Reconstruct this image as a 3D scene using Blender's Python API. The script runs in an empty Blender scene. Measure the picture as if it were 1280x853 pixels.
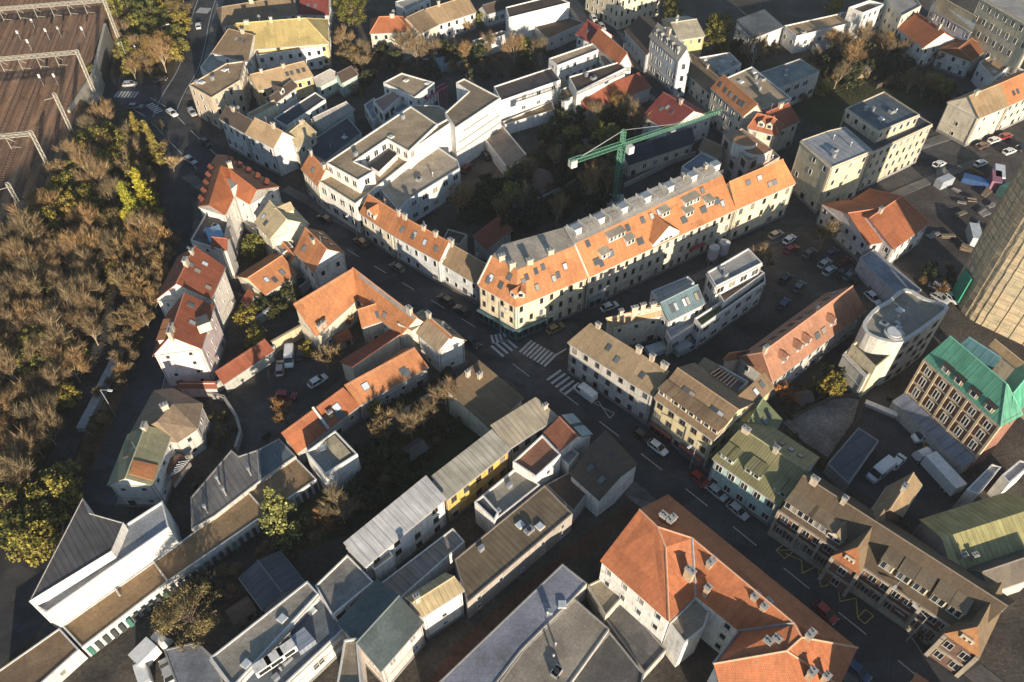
import bpy, bmesh, math, random
from mathutils import Vector, Matrix
random.seed(7)
R=random.Random(11)
scn=bpy.context.scene
COL=scn.collection
# ---------------------------------------------------------------- camera: a drone 125 m above the town
CH=125.0; PITCH=math.radians(47.5); FPX=1000.0
cam=bpy.data.cameras.new('camera'); camo=bpy.data.objects.new('camera',cam); COL.objects.link(camo)
camo.location=(0,0,CH); camo.rotation_euler=(math.radians(90)-PITCH,0,0)
cam.sensor_width=36; cam.lens=36*FPX/1280; cam.clip_start=1; cam.clip_end=6000
scn.camera=camo
sP,cP=math.sin(PITCH),math.cos(PITCH)
def at(px,py,z=0.0):
    """point of the town at height z seen at survey coordinate (px,py)"""
    x=(px-640)/FPX; y=-(py-426.5)/FPX
    d=(x,cP+y*sP,-sP+y*cP); t=(z-CH)/d[2]
    return Vector((d[0]*t,d[1]*t,z))
def xy(v): return Vector((v[0],v[1],0))
# ---------------------------------------------------------------- light
SUN_EL=math.radians(12.5); SHADOW_AZ=math.radians(-18.0)   # shadows fall away from the camera and a little to the left
sd=Vector((math.sin(SHADOW_AZ)*math.cos(SUN_EL),math.cos(SHADOW_AZ)*math.cos(SUN_EL),-math.sin(SUN_EL)))
sl=bpy.data.lights.new('sun','SUN'); sl.energy=5.0; sl.angle=math.radians(.55); sl.color=(1,.85,.66)
so=bpy.data.objects.new('sun',sl); COL.objects.link(so); so.rotation_euler=sd.to_track_quat('-Z','Y').to_euler(); so.location=(0,-100,200)
w=bpy.data.worlds.new('World'); scn.world=w; w.use_nodes=True
nt=w.node_tree; bg=nt.nodes['Background']; sk=nt.nodes.new('ShaderNodeTexSky'); sk.sky_type='NISHITA'; sk.sun_disc=False
sk.sun_elevation=SUN_EL
td=-sd; sk.sun_rotation=math.atan2(td.x,td.y)
sk.altitude=200; sk.dust_density=.35; sk.air_density=1.0; sk.ozone_density=2.5
wm_=nt.nodes.new('ShaderNodeMix'); wm_.data_type='RGBA'; wm_.blend_type='MULTIPLY'; wm_.inputs[0].default_value=1; wm_.inputs[7].default_value=(1.0,.93,.84,1); nt.links.new(sk.outputs[0],wm_.inputs[6]); nt.links.new(wm_.outputs[2],bg.inputs[0]); bg.inputs[1].default_value=.105
vs=scn.view_settings; vs.view_transform='Standard'; vs.look='None'; vs.gamma=1; vs.exposure=0.97; vs.use_curve_mapping=False
scn.render.engine='CYCLES'
scn.cycles.max_bounces=5; scn.cycles.diffuse_bounces=2; scn.cycles.glossy_bounces=2
scn.cycles.use_denoising=True
# ---------------------------------------------------------------- materials
MATS={}
class NB:
    def __init__(s,name):
        s.m=bpy.data.materials.new(name); s.m.use_nodes=True; s.t=s.m.node_tree; s.b=s.t.nodes['Principled BSDF']
    def n(s,typ,ins={},**kw):
        o=s.t.nodes.new('ShaderNode'+typ)
        for k,v in kw.items(): setattr(o,k,v)
        for k,v in ins.items():
            if hasattr(v,'is_output') : s.t.links.new(v,o.inputs[k])
            else: o.inputs[k].default_value=v
        return o
    def link(s,a,b): s.t.links.new(a,b)
    def noise(s,vec,scale,detail=4,rough=.6):
        return s.n('TexNoise',{'Vector':vec,'Scale':scale,'Detail':detail,'Roughness':rough}).outputs['Fac']
    def ramp(s,fac,stops):
        r=s.n('ValToRGB',{'Fac':fac}); e=r.color_ramp.elements
        while len(e)<len(stops): e.new(.5)
        for i,(p,c) in enumerate(stops):
            e[i].position=p; e[i].color=(c[0],c[1],c[2],1) if hasattr(c,'__len__') else (c,c,c,1)
        return r.outputs['Color']
    def mul(s,c1,c2,f=1.0):
        return s.n('Mix',{0:f,6:c1,7:c2},data_type='RGBA',blend_type='MULTIPLY').outputs[2]
    def mix(s,f,c1,c2):
        return s.n('Mix',{0:f,6:c1,7:c2},data_type='RGBA').outputs[2]
    def math(s,op,a,b=0.0): return s.n('Math',{0:a,1:b},operation=op).outputs[0]
    def bump(s,h,strength=.5,dist=.1):
        b=s.n('Bump',{'Height':h,'Strength':strength,'Distance':dist}); s.link(b.outputs[0],s.b.inputs['Normal'])
def c4(c): return (c[0],c[1],c[2],1)
def hue(c,f): return tuple(min(.9,x*f) for x in c)
def mat(kind,c,**k):
    key=(kind,tuple(round(x,3) for x in c),tuple(sorted(k.items())))
    if key in MATS: return MATS[key]
    nb=NB('%s_%d'%(kind,len(MATS)))
    pos=nb.n('NewGeometry').outputs['Position']; uv=nb.n('UVMap').outputs[0]
    b=nb.b; b.inputs['Base Color'].default_value=c4(c); b.inputs['Roughness'].default_value=.85
    b.inputs['Specular IOR Level'].default_value=.3
    if kind=='tile':
        rnd=nb.n('ObjectInfo').outputs['Random']
        n1=nb.noise(pos,.22,5); n2=nb.noise(pos,1.9,3,.7)
        br=nb.n('TexBrick',{'Vector':uv,'Color1':c4(hue(c,1.07)),'Color2':c4(hue(c,.9)),'Mortar':c4(hue(c,.74)),'Scale':1.0,'Mortar Size':.03,'Brick Width':.28,'Row Height':.34,'Bias':0.0})
        col=nb.mul(br.outputs['Color'],nb.ramp(n1,[(.3,(.84,.85,.86)),(.52,(1,1,1)),(.75,(1.12,1.09,1.05))]))
        col=nb.mul(col,nb.ramp(n2,[(.3,.84),(.55,1.03),(.8,1.12)]))
        sv=nb.n('Mapping',{0:uv,3:(1.3,.10,1)}).outputs[0]; col=nb.mul(col,nb.ramp(nb.noise(sv,1.0,4,.65),[(.3,.82),(.6,1.05)]))
        lich=nb.ramp(nb.noise(pos,.9,6,.75),[(.60,0),(.72,.4)])
        col=nb.mix(lich,col,c4((c[0]*.45+.02,c[1]*.6+.03,c[2]*.6+.02)))
        col=nb.mul(col,nb.ramp(rnd,[(0,.85),(1,1.12)]))
        pv=nb.n('TexVoronoi',{'Vector':nb.n('Mapping',{0:uv,3:(.22,.30,1)}).outputs[0],'Scale':1.0},feature='F1',distance='CHEBYCHEV').outputs['Color']
        col=nb.mul(col,nb.ramp(nb.n('SeparateColor',{0:pv}).outputs[0],[(0,.84),(.3,.98),(.75,1.0),(1,1.13)]))
        nb.link(col,b.inputs['Base Color']); nb.bump(br.outputs['Fac'],.35,.04); b.inputs['Roughness'].default_value=.75
    elif kind=='seam':
        sx=nb.n('SeparateXYZ',{0:uv}).outputs[0]
        fr=nb.math('FRACT',nb.math('MULTIPLY',sx,1/k.get('pitch',.8)))
        rib=nb.math('LESS_THAN',fr,max(.12,.13/k.get('pitch',.8)))
        n1=nb.noise(pos,.35,5); st=nb.n('Mapping',{0:uv,3:(2.2,.12,1)}).outputs[0]
        n2=nb.noise(st,1.0,4,.65)
        col=nb.mul(nb.ramp(n1,[(.3,hue(c,.75)),(.7,hue(c,1.2))]),nb.ramp(n2,[(.3,.72),(.7,1.15)]))
        col=nb.mix(nb.math('MULTIPLY',rib,.55),col,c4(hue(c,.42)))
        nb.link(col,b.inputs['Base Color']); b.inputs['Roughness'].default_value=.5; b.inputs['Metallic'].default_value=.15
        nb.bump(rib,.7,.08)
    elif kind=='felt':
        n1=nb.noise(pos,.16,6,.65); n2=nb.noise(pos,2.4,4,.75)
        ms=nb.n('TexVoronoi',{'Vector':pos,'Scale':.3},feature='F1').outputs['Color']
        seamf=nb.math('LESS_THAN',nb.math('FRACT',nb.math('MULTIPLY',nb.n('SeparateXYZ',{0:uv}).outputs[1],.9)),.05)
        col=nb.mul(nb.ramp(n1,[(.28,hue(c,.62)),(.5,c),(.72,hue(c,1.28))]),nb.ramp(n2,[(.3,.7),(.7,1.22)]))
        col=nb.mul(col,nb.ramp(nb.n('SeparateColor',{0:ms}).outputs[0],[(0,.88),(1,1.08)]))
        col=nb.mix(nb.math('MULTIPLY',seamf,.5),col,c4(hue(c,.5))); s2=nb.math('LESS_THAN',nb.math('FRACT',nb.math('MULTIPLY',nb.n('SeparateXYZ',{0:uv}).outputs[0],.21)),.02); col=nb.mix(nb.math('MULTIPLY',s2,.5),col,c4(hue(c,.5)))
        pud=nb.ramp(nb.noise(pos,.11,3,.5),[(.62,0),(.66,.5)])
        col=nb.mix(pud,col,c4(hue(c,.55)))
        nb.link(col,b.inputs['Base Color']); b.inputs['Roughness'].default_value=.9; nb.bump(n2,.3,.05)
    elif kind=='plaster':
        n1=nb.noise(pos,.3,5); st=nb.n('Mapping',{0:uv,3:(1.6,.18,1)}).outputs[0]
        n2=nb.noise(st,1.2,4,.65); n3=nb.noise(pos,4,3)
        col=nb.mul(nb.ramp(n1,[(.3,hue(c,.84)),(.7,hue(c,1.06))]),nb.ramp(n2,[(.28,(.62,.60,.57)),(.5,(1,1,1))]))
        col=nb.mul(col,nb.ramp(n3,[(.3,.93),(.7,1.05)])); gr=nb.noise(pos,.9,6,.75); col=nb.mul(col,nb.ramp(gr,[(.34,(.66,.64,.6)),(.46,(1,1,1))]))
        nb.link(col,b.inputs['Base Color']); nb.bump(n3,.15,.02)
    elif kind=='brick':
        br=nb.n('TexBrick',{'Vector':uv,'Color1':c4(hue(c,1.15)),'Color2':c4(hue(c,.75)),'Mortar':(.3,.26,.22,1),'Scale':1.0,'Mortar Size':.015,'Brick Width':.5,'Row Height':.2})
        col=nb.mul(br.outputs['Color'],nb.ramp(nb.noise(pos,.5,4),[(.3,.75),(.7,1.15)]))
        nb.link(col,b.inputs['Base Color'])
    elif kind=='ground':
        n1=nb.noise(pos,k.get('s',.12),7,.65); n2=nb.noise(pos,1.5,6,.75); n3=nb.noise(pos,.5,3)
        col=nb.mul(nb.ramp(n1,[(.3,hue(c,.45)),(.5,c),(.7,hue(c,1.6))]),nb.ramp(n2,[(.25,.4),(.55,1.0),(.8,1.6)]))
        if k.get('veg'): col=nb.mix(nb.ramp(n3,[(.42,0),(.62,.85)]),col,c4((.045,.055,.018)))
        nb.link(col,b.inputs['Base Color']); b.inputs['Roughness'].default_value=1; nb.bump(n2,.8,.25)
    elif kind=='ballast':
        st=nb.n('Mapping',{0:uv,3:(.035,.42,1)}).outputs[0]; n1=nb.noise(st,1.0,6,.7); n2=nb.noise(pos,1.2,6,.75); n3=nb.noise(pos,.07,4)
        col=nb.mul(nb.ramp(n1,[(.32,hue(c,.45)),(.5,c),(.68,hue(c,1.7))]),nb.ramp(n2,[(.25,.55),(.55,1.0),(.8,1.4)])); col=nb.mul(col,nb.ramp(n3,[(.3,(.8,.8,.85)),(.7,(1.2,1.1,.95))]))
        nb.link(col,b.inputs['Base Color']); b.inputs['Roughness'].default_value=1; nb.bump(n2,.8,.2)
    elif kind=='asphalt':
        n1=nb.noise(pos,.09,5); n2=nb.noise(pos,3,4,.7); n3=nb.noise(pos,.35,4,.7)
        vo=nb.n('TexVoronoi',{'Vector':pos,'Scale':.16},feature='DISTANCE_TO_EDGE').outputs['Distance']
        crack=nb.ramp(vo,[(0,.55),(.012,1)])
        col=nb.mul(nb.ramp(n1,[(.35,hue(c,.75)),(.65,hue(c,1.3))]),nb.ramp(n2,[(.3,.8),(.7,1.2)]))
        col=nb.mul(col,nb.ramp(n3,[(.35,.72),(.6,1.06)])); col=nb.mul(col,crack)
        pt=nb.n('TexVoronoi',{'Vector':nb.n('Mapping',{0:pos,2:(0,0,.72),3:(.10,.22,1)}).outputs[0],'Scale':1.0},feature='F1',distance='CHEBYCHEV').outputs['Color']
        col=nb.mul(col,nb.ramp(nb.n('SeparateColor',{0:pt}).outputs[0],[(0,.68),(.25,.95),(.7,1.0),(1,1.35)]))
        nb.link(col,b.inputs['Base Color']); b.inputs['Roughness'].default_value=.8
    elif kind=='paint':
        n2=nb.noise(pos,2.5,5,.8)
        nb.link(nb.ramp(n2,[(.36,hue(c,.35)),(.52,c)]),b.inputs['Base Color'])
    elif kind=='leaf':
        g=nb.n('NewGeometry'); rnd=g.outputs['Random Per Island']; oi=nb.n('ObjectInfo').outputs['Random']
        n1=nb.noise(pos,.45,3)
        col=nb.ramp(rnd,[(0,hue(c,.5)),(.5,c),(1,k.get('hi') or hue(c,1.7))])
        col=nb.mul(col,nb.ramp(n1,[(.3,.65),(.7,1.25)])); col=nb.mul(col,nb.ramp(oi,[(0,(.78,.86,.9)),(.5,(1,1,1)),(1,(1.2,1.05,.85))]))
        nb.link(col,b.inputs['Base Color']); b.inputs['Roughness'].default_value=.7; b.inputs['Specular IOR Level'].default_value=.15
    elif kind=='bark':
        nb.link(nb.ramp(nb.noise(pos,1.5,4),[(.3,hue(c,.6)),(.7,hue(c,1.3))]),b.inputs['Base Color'])
    elif kind=='glass':
        oi=nb.n('ObjectInfo').outputs['Random']
        nb.link(nb.ramp(oi,[(0,hue(c,.5)),(.55,c),(.75,hue(c,1.8)),(.86,hue(c,5)),(.93,(.26,.24,.2))]),b.inputs['Base Color'])
        b.inputs['Roughness'].default_value=.12; b.inputs['Specular IOR Level'].default_value=.6
    elif kind=='car':
        b.inputs['Roughness'].default_value=.28; b.inputs['Specular IOR Level'].default_value=.5; b.inputs['Coat Weight'].default_value=.4
        nb.link(nb.ramp(nb.noise(pos,1.5,4),[(.3,hue(c,.85)),(.7,hue(c,1.08))]),b.inputs['Base Color'])
    elif kind=='net':
        fu=nb.n('SeparateXYZ',{0:uv}); 
        gx=nb.math('LESS_THAN',nb.math('FRACT',nb.math('MULTIPLY',fu.outputs[0],.4)),.10); gy=nb.math('LESS_THAN',nb.math('FRACT',nb.math('MULTIPLY',fu.outputs[1],.5)),.12)
        br=nb.n('TexBrick',{'Vector':uv,'Color1':c4(hue(c,1.06)),'Color2':c4(hue(c,.9)),'Mortar':c4(hue(c,.78)),'Scale':1.0,'Mortar Size':.12,'Brick Width':2.5,'Row Height':2.0,'Bias':.1})
        n1=nb.noise(nb.n('Mapping',{0:uv,3:(.25,1.4,1)}).outputs[0],.9,5,.75); n2=nb.noise(pos,.16,3)
        col=nb.mul(br.outputs['Color'],nb.ramp(n1,[(.3,(.5,.52,.55)),(.5,(1,1,1)),(.72,(1.3,1.25,1.1))])); col=nb.mul(col,nb.ramp(n2,[(.3,(.8,.85,.85)),(.7,(1.1,1,.95))]))
        nb.link(col,b.inputs['Base Color']); nb.bump(n1,.6,.3)
    elif kind=='flat':
        nb.link(nb.ramp(nb.noise(pos,1.2,4),[(.3,hue(c,.8)),(.7,hue(c,1.12))]),b.inputs['Base Color']); b.inputs['Roughness'].default_value=k.get('rough',.7)
        b.inputs['Metallic'].default_value=k.get('metal',0)
    MATS[key]=nb.m; return nb.m
# palette (real-world base colours)
WHITE=(.72,.70,.66); CREAM=(.64,.58,.46); YEL=(.62,.48,.24); GREYW=(.46,.45,.42); BEIGE=(.55,.46,.34); PINK=(.70,.52,.49); TEAL=(.42,.56,.52); OCHRE=(.52,.36,.14); BRICK=(.24,.09,.055); PALEB=(.55,.58,.60)
ORA=(.44,.19,.083); ORB=(.38,.135,.06); RED=(.27,.085,.045); MAR=(.20,.05,.042); BRN=(.23,.165,.10); TAN=(.37,.26,.15); DBR=(.085,.062,.048); GRY=(.33,.315,.285); LGR=(.42,.415,.40); SLA=(.065,.075,.085); NAV=(.035,.045,.062); COP=(.11,.33,.225); YGR=(.265,.245,.125); GRV=(.37,.285,.185); BLG=(.22,.25,.29); DGR=(.10,.105,.105); TEALR=(.095,.12,.12)
GLASS=mat('glass',(.022,.028,.036)); SKYG=mat('glass',(.10,.115,.13)); TEALG=mat('flat',(.26,.34,.36),rough=.3); FRAME=mat('flat',(.64,.62,.58)); FRAMED=mat('flat',(.12,.10,.08)); METAL=mat('flat',(.42,.43,.44),rough=.45,metal=.5); CONC=mat('flat',(.42,.40,.36)); DARK=mat('flat',(.03,.03,.032)); MORTAR=mat('flat',(.36,.25,.17))  # SKYG: skylight glass paled, sky glints put into its colour
# ---------------------------------------------------------------- mesh + object helpers
class MB:
    """collects faces with metre UVs and material slots; build() links ONE mesh object"""
    def __init__(s): s.v=[]; s.f=[]; s.uv=[]; s.mi=[]; s.mats=[]
    def slot(s,m):
        if m not in s.mats: s.mats.append(m)
        return s.mats.index(m)
    def face(s,pts,m,uvs=None):
        pts=[Vector(p) for p in pts]; i=len(s.v); s.v+=pts; s.f.append(tuple(range(i,i+len(pts)))); s.mi.append(s.slot(m))
        if uvs is None:
            n=Vector((0,0,0))
            for a in range(len(pts)):
                p,q=pts[a],pts[(a+1)%len(pts)]; n+=Vector(((p.y-q.y)*(p.z+q.z),(p.z-q.z)*(p.x+q.x),(p.x-q.x)*(p.y+q.y)))
            if n.length<1e-9: n=Vector((0,0,1))
            n.normalize()
            if abs(n.z)>.98:
                u=(pts[1]-pts[0]); u.z=0
                u=u.normalized() if u.length>1e-6 else Vector((1,0,0))
            else: u=Vector((0,0,1)).cross(n).normalized()
            v=n.cross(u)
            uvs=[(p.dot(u),p.dot(v)) for p in pts]
        s.uv+=uvs
    def prism(s,pts,z0,z1,m,mt=None,bottom=False):
        """vertical prism on an xy polygon (ccw)"""
        n=len(pts)
        for i in range(n):
            a,b=pts[i],pts[(i+1)%n]; s.face([(a[0],a[1],z0),(b[0],b[1],z0),(b[0],b[1],z1),(a[0],a[1],z1)],m)
        s.face([(p[0],p[1],z1) for p in pts],mt or m)
        if bottom: s.face([(p[0],p[1],z0) for p in reversed(pts)],m)
    def box(s,c,d,m,rot=0.0,M=None):
        x,y,z=d[0]/2,d[1]/2,d[2]/2; P=[Vector((sx*x,sy*y,sz*z)) for sz in(-1,1) for sy in(-1,1) for sx in(-1,1)]
        T=M if M is not None else Matrix.Translation(Vector(c))@Matrix.Rotation(rot,4,'Z')
        P=[T@p for p in P]
        for q in((0,2,3,1),(4,5,7,6),(0,1,5,4),(1,3,7,5),(3,2,6,7),(2,0,4,6)): s.face([P[i] for i in q],m)
    def bar(s,a,b,w,m,w2=None,n=4):
        a=Vector(a);b=Vector(b); d=(b-a)
        if d.length<1e-6: return
        d.normalize(); u=d.orthogonal().normalized(); v=d.cross(u); w2=w if w2 is None else w2
        ra=[a+(u*math.cos(2*math.pi*(i+.5)/n)+v*math.sin(2*math.pi*(i+.5)/n))*w for i in range(n)]
        rb=[b+(u*math.cos(2*math.pi*(i+.5)/n)+v*math.sin(2*math.pi*(i+.5)/n))*w2 for i in range(n)]
        for i in range(n):
            j=(i+1)%n; s.face([ra[i],ra[j],rb[j],rb[i]],m)
        s.face(list(reversed(ra)),m); s.face(rb,m)
    def mesh(s,name,off=None):
        me=bpy.data.meshes.new(name); o=Vector(off) if off is not None else Vector((0,0,0))
        me.from_pydata([v-o for v in s.v],[],s.f)
        for m in s.mats: me.materials.append(m)
        me.polygons.foreach_set('material_index',s.mi)
        ul=me.uv_layers.new(name='UVMap'); flat=[c for uv in s.uv for c in uv]; ul.data.foreach_set('uv',flat)
        me.update(); return me
    def build(s,name,parent=None,off=None,loc=(0,0,0)):
        return link(name,s.mesh(name,off),parent,loc)
def link(name,data,parent=None,loc=(0,0,0)):
    o=bpy.data.objects.new(name,data); COL.objects.link(o); o.location=loc
    if parent is not None: o.parent=parent
    return o
def thing(name,label,cat,loc,group=None):
    o=link(name,None,None,loc); o['label']=label; o['category']=cat
    o.empty_display_size=1
    if group: o['group']=group
    return o
def tag(o,label,cat,group=None):
    o['label']=label; o['category']=cat
    if group: o['group']=group
    return o
def struct(o): o['kind']='structure'; return o
def ccw(p):
    a=sum(p[i][0]*p[(i+1)%len(p)][1]-p[(i+1)%len(p)][0]*p[i][1] for i in range(len(p)))
    return list(p) if a>0 else list(reversed(p))
def inset(p,d):
    """offset a ccw polygon inwards by d"""
    n=len(p); out=[]
    for i in range(n):
        a,b,c=p[i-1],p[i],p[(i+1)%n]
        e1=Vector((b[0]-a[0],b[1]-a[1])); e2=Vector((c[0]-b[0],c[1]-b[1]))
        if e1.length<1e-6 or e2.length<1e-6: out.append(Vector((b[0],b[1],0))); continue
        e1.normalize(); e2.normalize(); n1=Vector((-e1.y,e1.x)); n2=Vector((-e2.y,e2.x)); m=n1+n2
        k=max(.35,1+n1.dot(n2)); m=m/k*d
        out.append(Vector((b[0]+m.x,b[1]+m.y,0)))
    return out
def inside(x,y,poly):
    r=False; n=len(poly)
    for i in range(n):
        a,b=poly[i],poly[i-1]
        if (a[1]>y)!=(b[1]>y) and x<(b[0]-a[0])*(y-a[1])/(b[1]-a[1])+a[0]: r=not r
    return r
# ---------------------------------------------------------------- buildings
FOOT=[]      # (root, xy polygon, height) so that windows are not set into a neighbour
PEND=[]      # facades waiting for their windows
WM={}
def window_mesh(w,h,dark):
    key=(round(w,1),round(h,1),dark)
    if key in WM: return WM[key]
    m=MB(); fr=FRAMED if dark else FRAME; t=.06 if w<1.3 else .085
    for c,d in (((0,-.03,h-t/2),(w,.14,t)),((0,-.04,t/2-.03),(w+.1,.16,t)),((-w/2+t/2,-.03,h/2),(t,.12,h-2*t)),((w/2-t/2,-.03,h/2),(t,.12,h-2*t))): m.box(c,d,fr)
    if w>1.15: m.box((0,-.02,h/2),(.07,.09,h-2*t),fr)
    m.face([(-w/2+t,-.012,t),(w/2-t,-.012,t),(w/2-t,-.012,h-t),(-w/2+t,-.012,h-t)],GLASS)
    WM[key]=m.mesh('window'); return WM[key]
def door_mesh(w,h):
    key=('d',w,h)
    if key in WM: return WM[key]
    m=MB(); dm=mat('flat',(.11,.07,.045)); m.box((0,-.03,h/2),(w,.1,h),dm); m.box((0,-.05,h+.06),(w+.3,.16,.14),FRAME); m.box((0,-.09,h*.55),(w*.7,.03,h*.5),GLASS)
    WM[key]=m.mesh('door'); return WM[key]
def facade(root,a,b,h,z0,win):
    PEND.append((root,Vector(a),Vector(b),h,z0,win))
def walls(root,poly,z0,h,wm,win,blank=(),base=True):
    """poly ccw at wall line"""
    m=MB(); m.prism(poly,z0,h,wm)
    o=m.build('wall',root,root.location)
    n=len(poly)
    for i in range(n):
        if i not in blank: facade(root,poly[i],poly[(i+1)%n],h,z0,win)
    return o
def root_for(name,label,cat,pts,z0=0):
    c=Vector((sum(p[0] for p in pts)/len(pts),sum(p[1] for p in pts)/len(pts),z0))
    return thing(name,label,cat,c)
def wmat(c): return mat('brick',c) if c==BRICK else mat('plaster',c)
def rmat(r):
    k,c=r[0],r[1]
    return mat(k,c,pitch=r[2]) if len(r)>2 else mat(k,c)
CHM=mat('plaster',(.50,.42,.33)); 
def chimney(root,p,h=1.6,w=.8,l=1.1,rot=0,wm=None):
    h*=.85; w*=.8; l*=.8
    m=MB(); z=p[2]; m.box((0,0,(h-1.2)/2),(l,w,h+1.2),wm or CHM); m.box((0,0,h+.06),(l+.25,w+.25,.16),CONC)
    for k in (-.28,.28): m.box((k*l,0,h+.2),(.2,.2,.16),DARK)
    o=m.build('chimney',root); o.location=Vector(p)-root.location; o.rotation_euler.z=rot; return o
SKM={}
def skylight(root,p,u,v,w=.8,l=1.2,lit=False):
    key=(w,l)
    if key not in SKM:
        m=MB(); m.box((0,0,.05),(w+.2,l+.2,.14),FRAMED); m.box((0,0,.125),(w,l,.03),TEALG if w>3 else SKYG); SKM[key]=m.mesh('skylight')
    o=link('skylight',SKM[key],root); u=u.normalized(); n=u.cross(v).normalized(); vv=n.cross(u)
    if n.z<0: n=-n; u=-u
    Mx=Matrix((u,vv,n)).transposed().to_4x4(); Mx.translation=Vector(p)-root.location; o.matrix_local=Mx; return o
def dormer(root,p,out,w,h,depth,wm,rm,gable=True,nwin=1):
    """p: foot of the dormer front on the roof; out: horizontal unit vector facing out"""
    out=xy(out).normalized(); side=Vector((-out.y,out.x,0)); m=MB(); p=Vector(p)
    L=p-side*w/2; Rr=p+side*w/2; up=Vector((0,0,h)); bk=-out*depth; ov=out*.25
    m.face([Rr,L,L+up,Rr+up],wm) ; m.face([L,L+bk,L+bk+up,L+up],wm); m.face([Rr+bk,Rr,Rr+up,Rr+up+bk],wm)
    o=None
    if gable:
        ap=p+up+Vector((0,0,w*.42)); m.face([L+up,ap,Rr+up],wm)
        e=Vector((0,0,.06)); sx=side*.2; dn=Vector((0,0,-.12))
        for a in(-1,1):
            q=p+up+side*a*(w/2)+side*a*.2+dn
            f=[q+ov,q+bk,ap+e+bk-out*w*.5,ap+e+ov]
            if a<0: f.reverse()
            m.face(f,rm); m.face([x-Vector((0,0,.1)) for x in reversed(f)],rm)
    else:
        rise=Vector((0,0,.25)); f=[L+up+ov-side*.15,Rr+up+ov+side*.15,Rr+up+rise+bk+side*.15,L+up+rise+bk-side*.15]
        f=[x+Vector((0,0,.03)) for x in f]; m.face(f,rm); m.face([x-Vector((0,0,.14)) for x in reversed(f)],rm)
        m.face([f[0]-Vector((0,0,.14)),f[1]-Vector((0,0,.14)),f[1],f[0]],rm)
    o=m.build('dormer',root,p,p-root.location)
    ww=min(1.1,(w-.3)/nwin-.15); 
    for k in range(nwin):
        wo=link('window',window_mesh(ww,max(.7,h-.5),False),o)
        wo.location=side*((k-(nwin-1)/2)*(ww+.2))+out*.02+Vector((0,0,.3)); wo.rotation_euler.z=math.atan2(-out.y,-out.x)-math.pi/2
    return o
def slope_pt(S,s,t):
    a=S[0].lerp(S[1],s); b=S[3].lerp(S[2],s); return a.lerp(b,t)
def roof_slab(m,faces,rm,th=.2):
    for f in faces:
        f=[Vector(p) for p in f]; m.face(f,rm)
        lo=[p-Vector((0,0,th)) for p in f]; m.face(list(reversed(lo)),rm)
        for i in range(len(f)):
            j=(i+1)%len(f); m.face([lo[i],lo[j],f[j],f[i]],rm)
DEFW=dict(bay=2.45,w=1.05,h=1.45,st=3.1,dark=False,door=True)
def W(**k): d=dict(DEFW); d.update(k); return d
NW=None
def extras(root,S,d,ch,sk,dm,chm=None,wm=None,rm=None,sks=(.8,1.2)):
    """chimneys along the ridge, skylights and dormers on slope S=(e0,e1,r1,r0)"""
    ang=math.atan2(d.y,d.x)
    for c in ch or ():
        s,t=(c if isinstance(c,tuple) else (c,.97)); p=slope_pt(S,s,t); chimney(root,p,R.uniform(1.1,1.9),R.uniform(.6,.9),R.uniform(.9,1.7),ang,chm)
    u=(S[1]-S[0]); v=(S[3]-S[0])
    for s,t in sk or (): skylight(root,slope_pt(S,s,t),u,v,*sks)
    out=-xy((S[3]+S[2])/2-(S[0]+S[1])/2)
    u2=xy(u).normalized(); out=out-u2*out.dot(u2)
    for q in dm or ():
        s,t=q[0],q[1]; w=q[2] if len(q)>2 else 1.5; g=q[3] if len(q)>3 else True; nwn=q[4] if len(q)>4 else 1
        dormer(root,slope_pt(S,s,t)-Vector((0,0,.1)),out,w,q[5] if len(q)>5 else 1.5,q[6] if len(q)>6 else 2.6,wm,rm,g,nwn)
def antenna(root,p):
    m=MB(); m.bar((0,0,-.2),(0,0,2.2),.035,METAL); a=R.uniform(0,3.1); u=Vector((math.cos(a),math.sin(a),0))
    for k in range(4): c=Vector((0,0,1.5+.2*k)); m.bar(c-u*(.55-.08*k),c+u*(.55-.08*k),.025,METAL,n=3)
    o=m.build('antenna',root); o.location=Vector(p)-root.location
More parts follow.
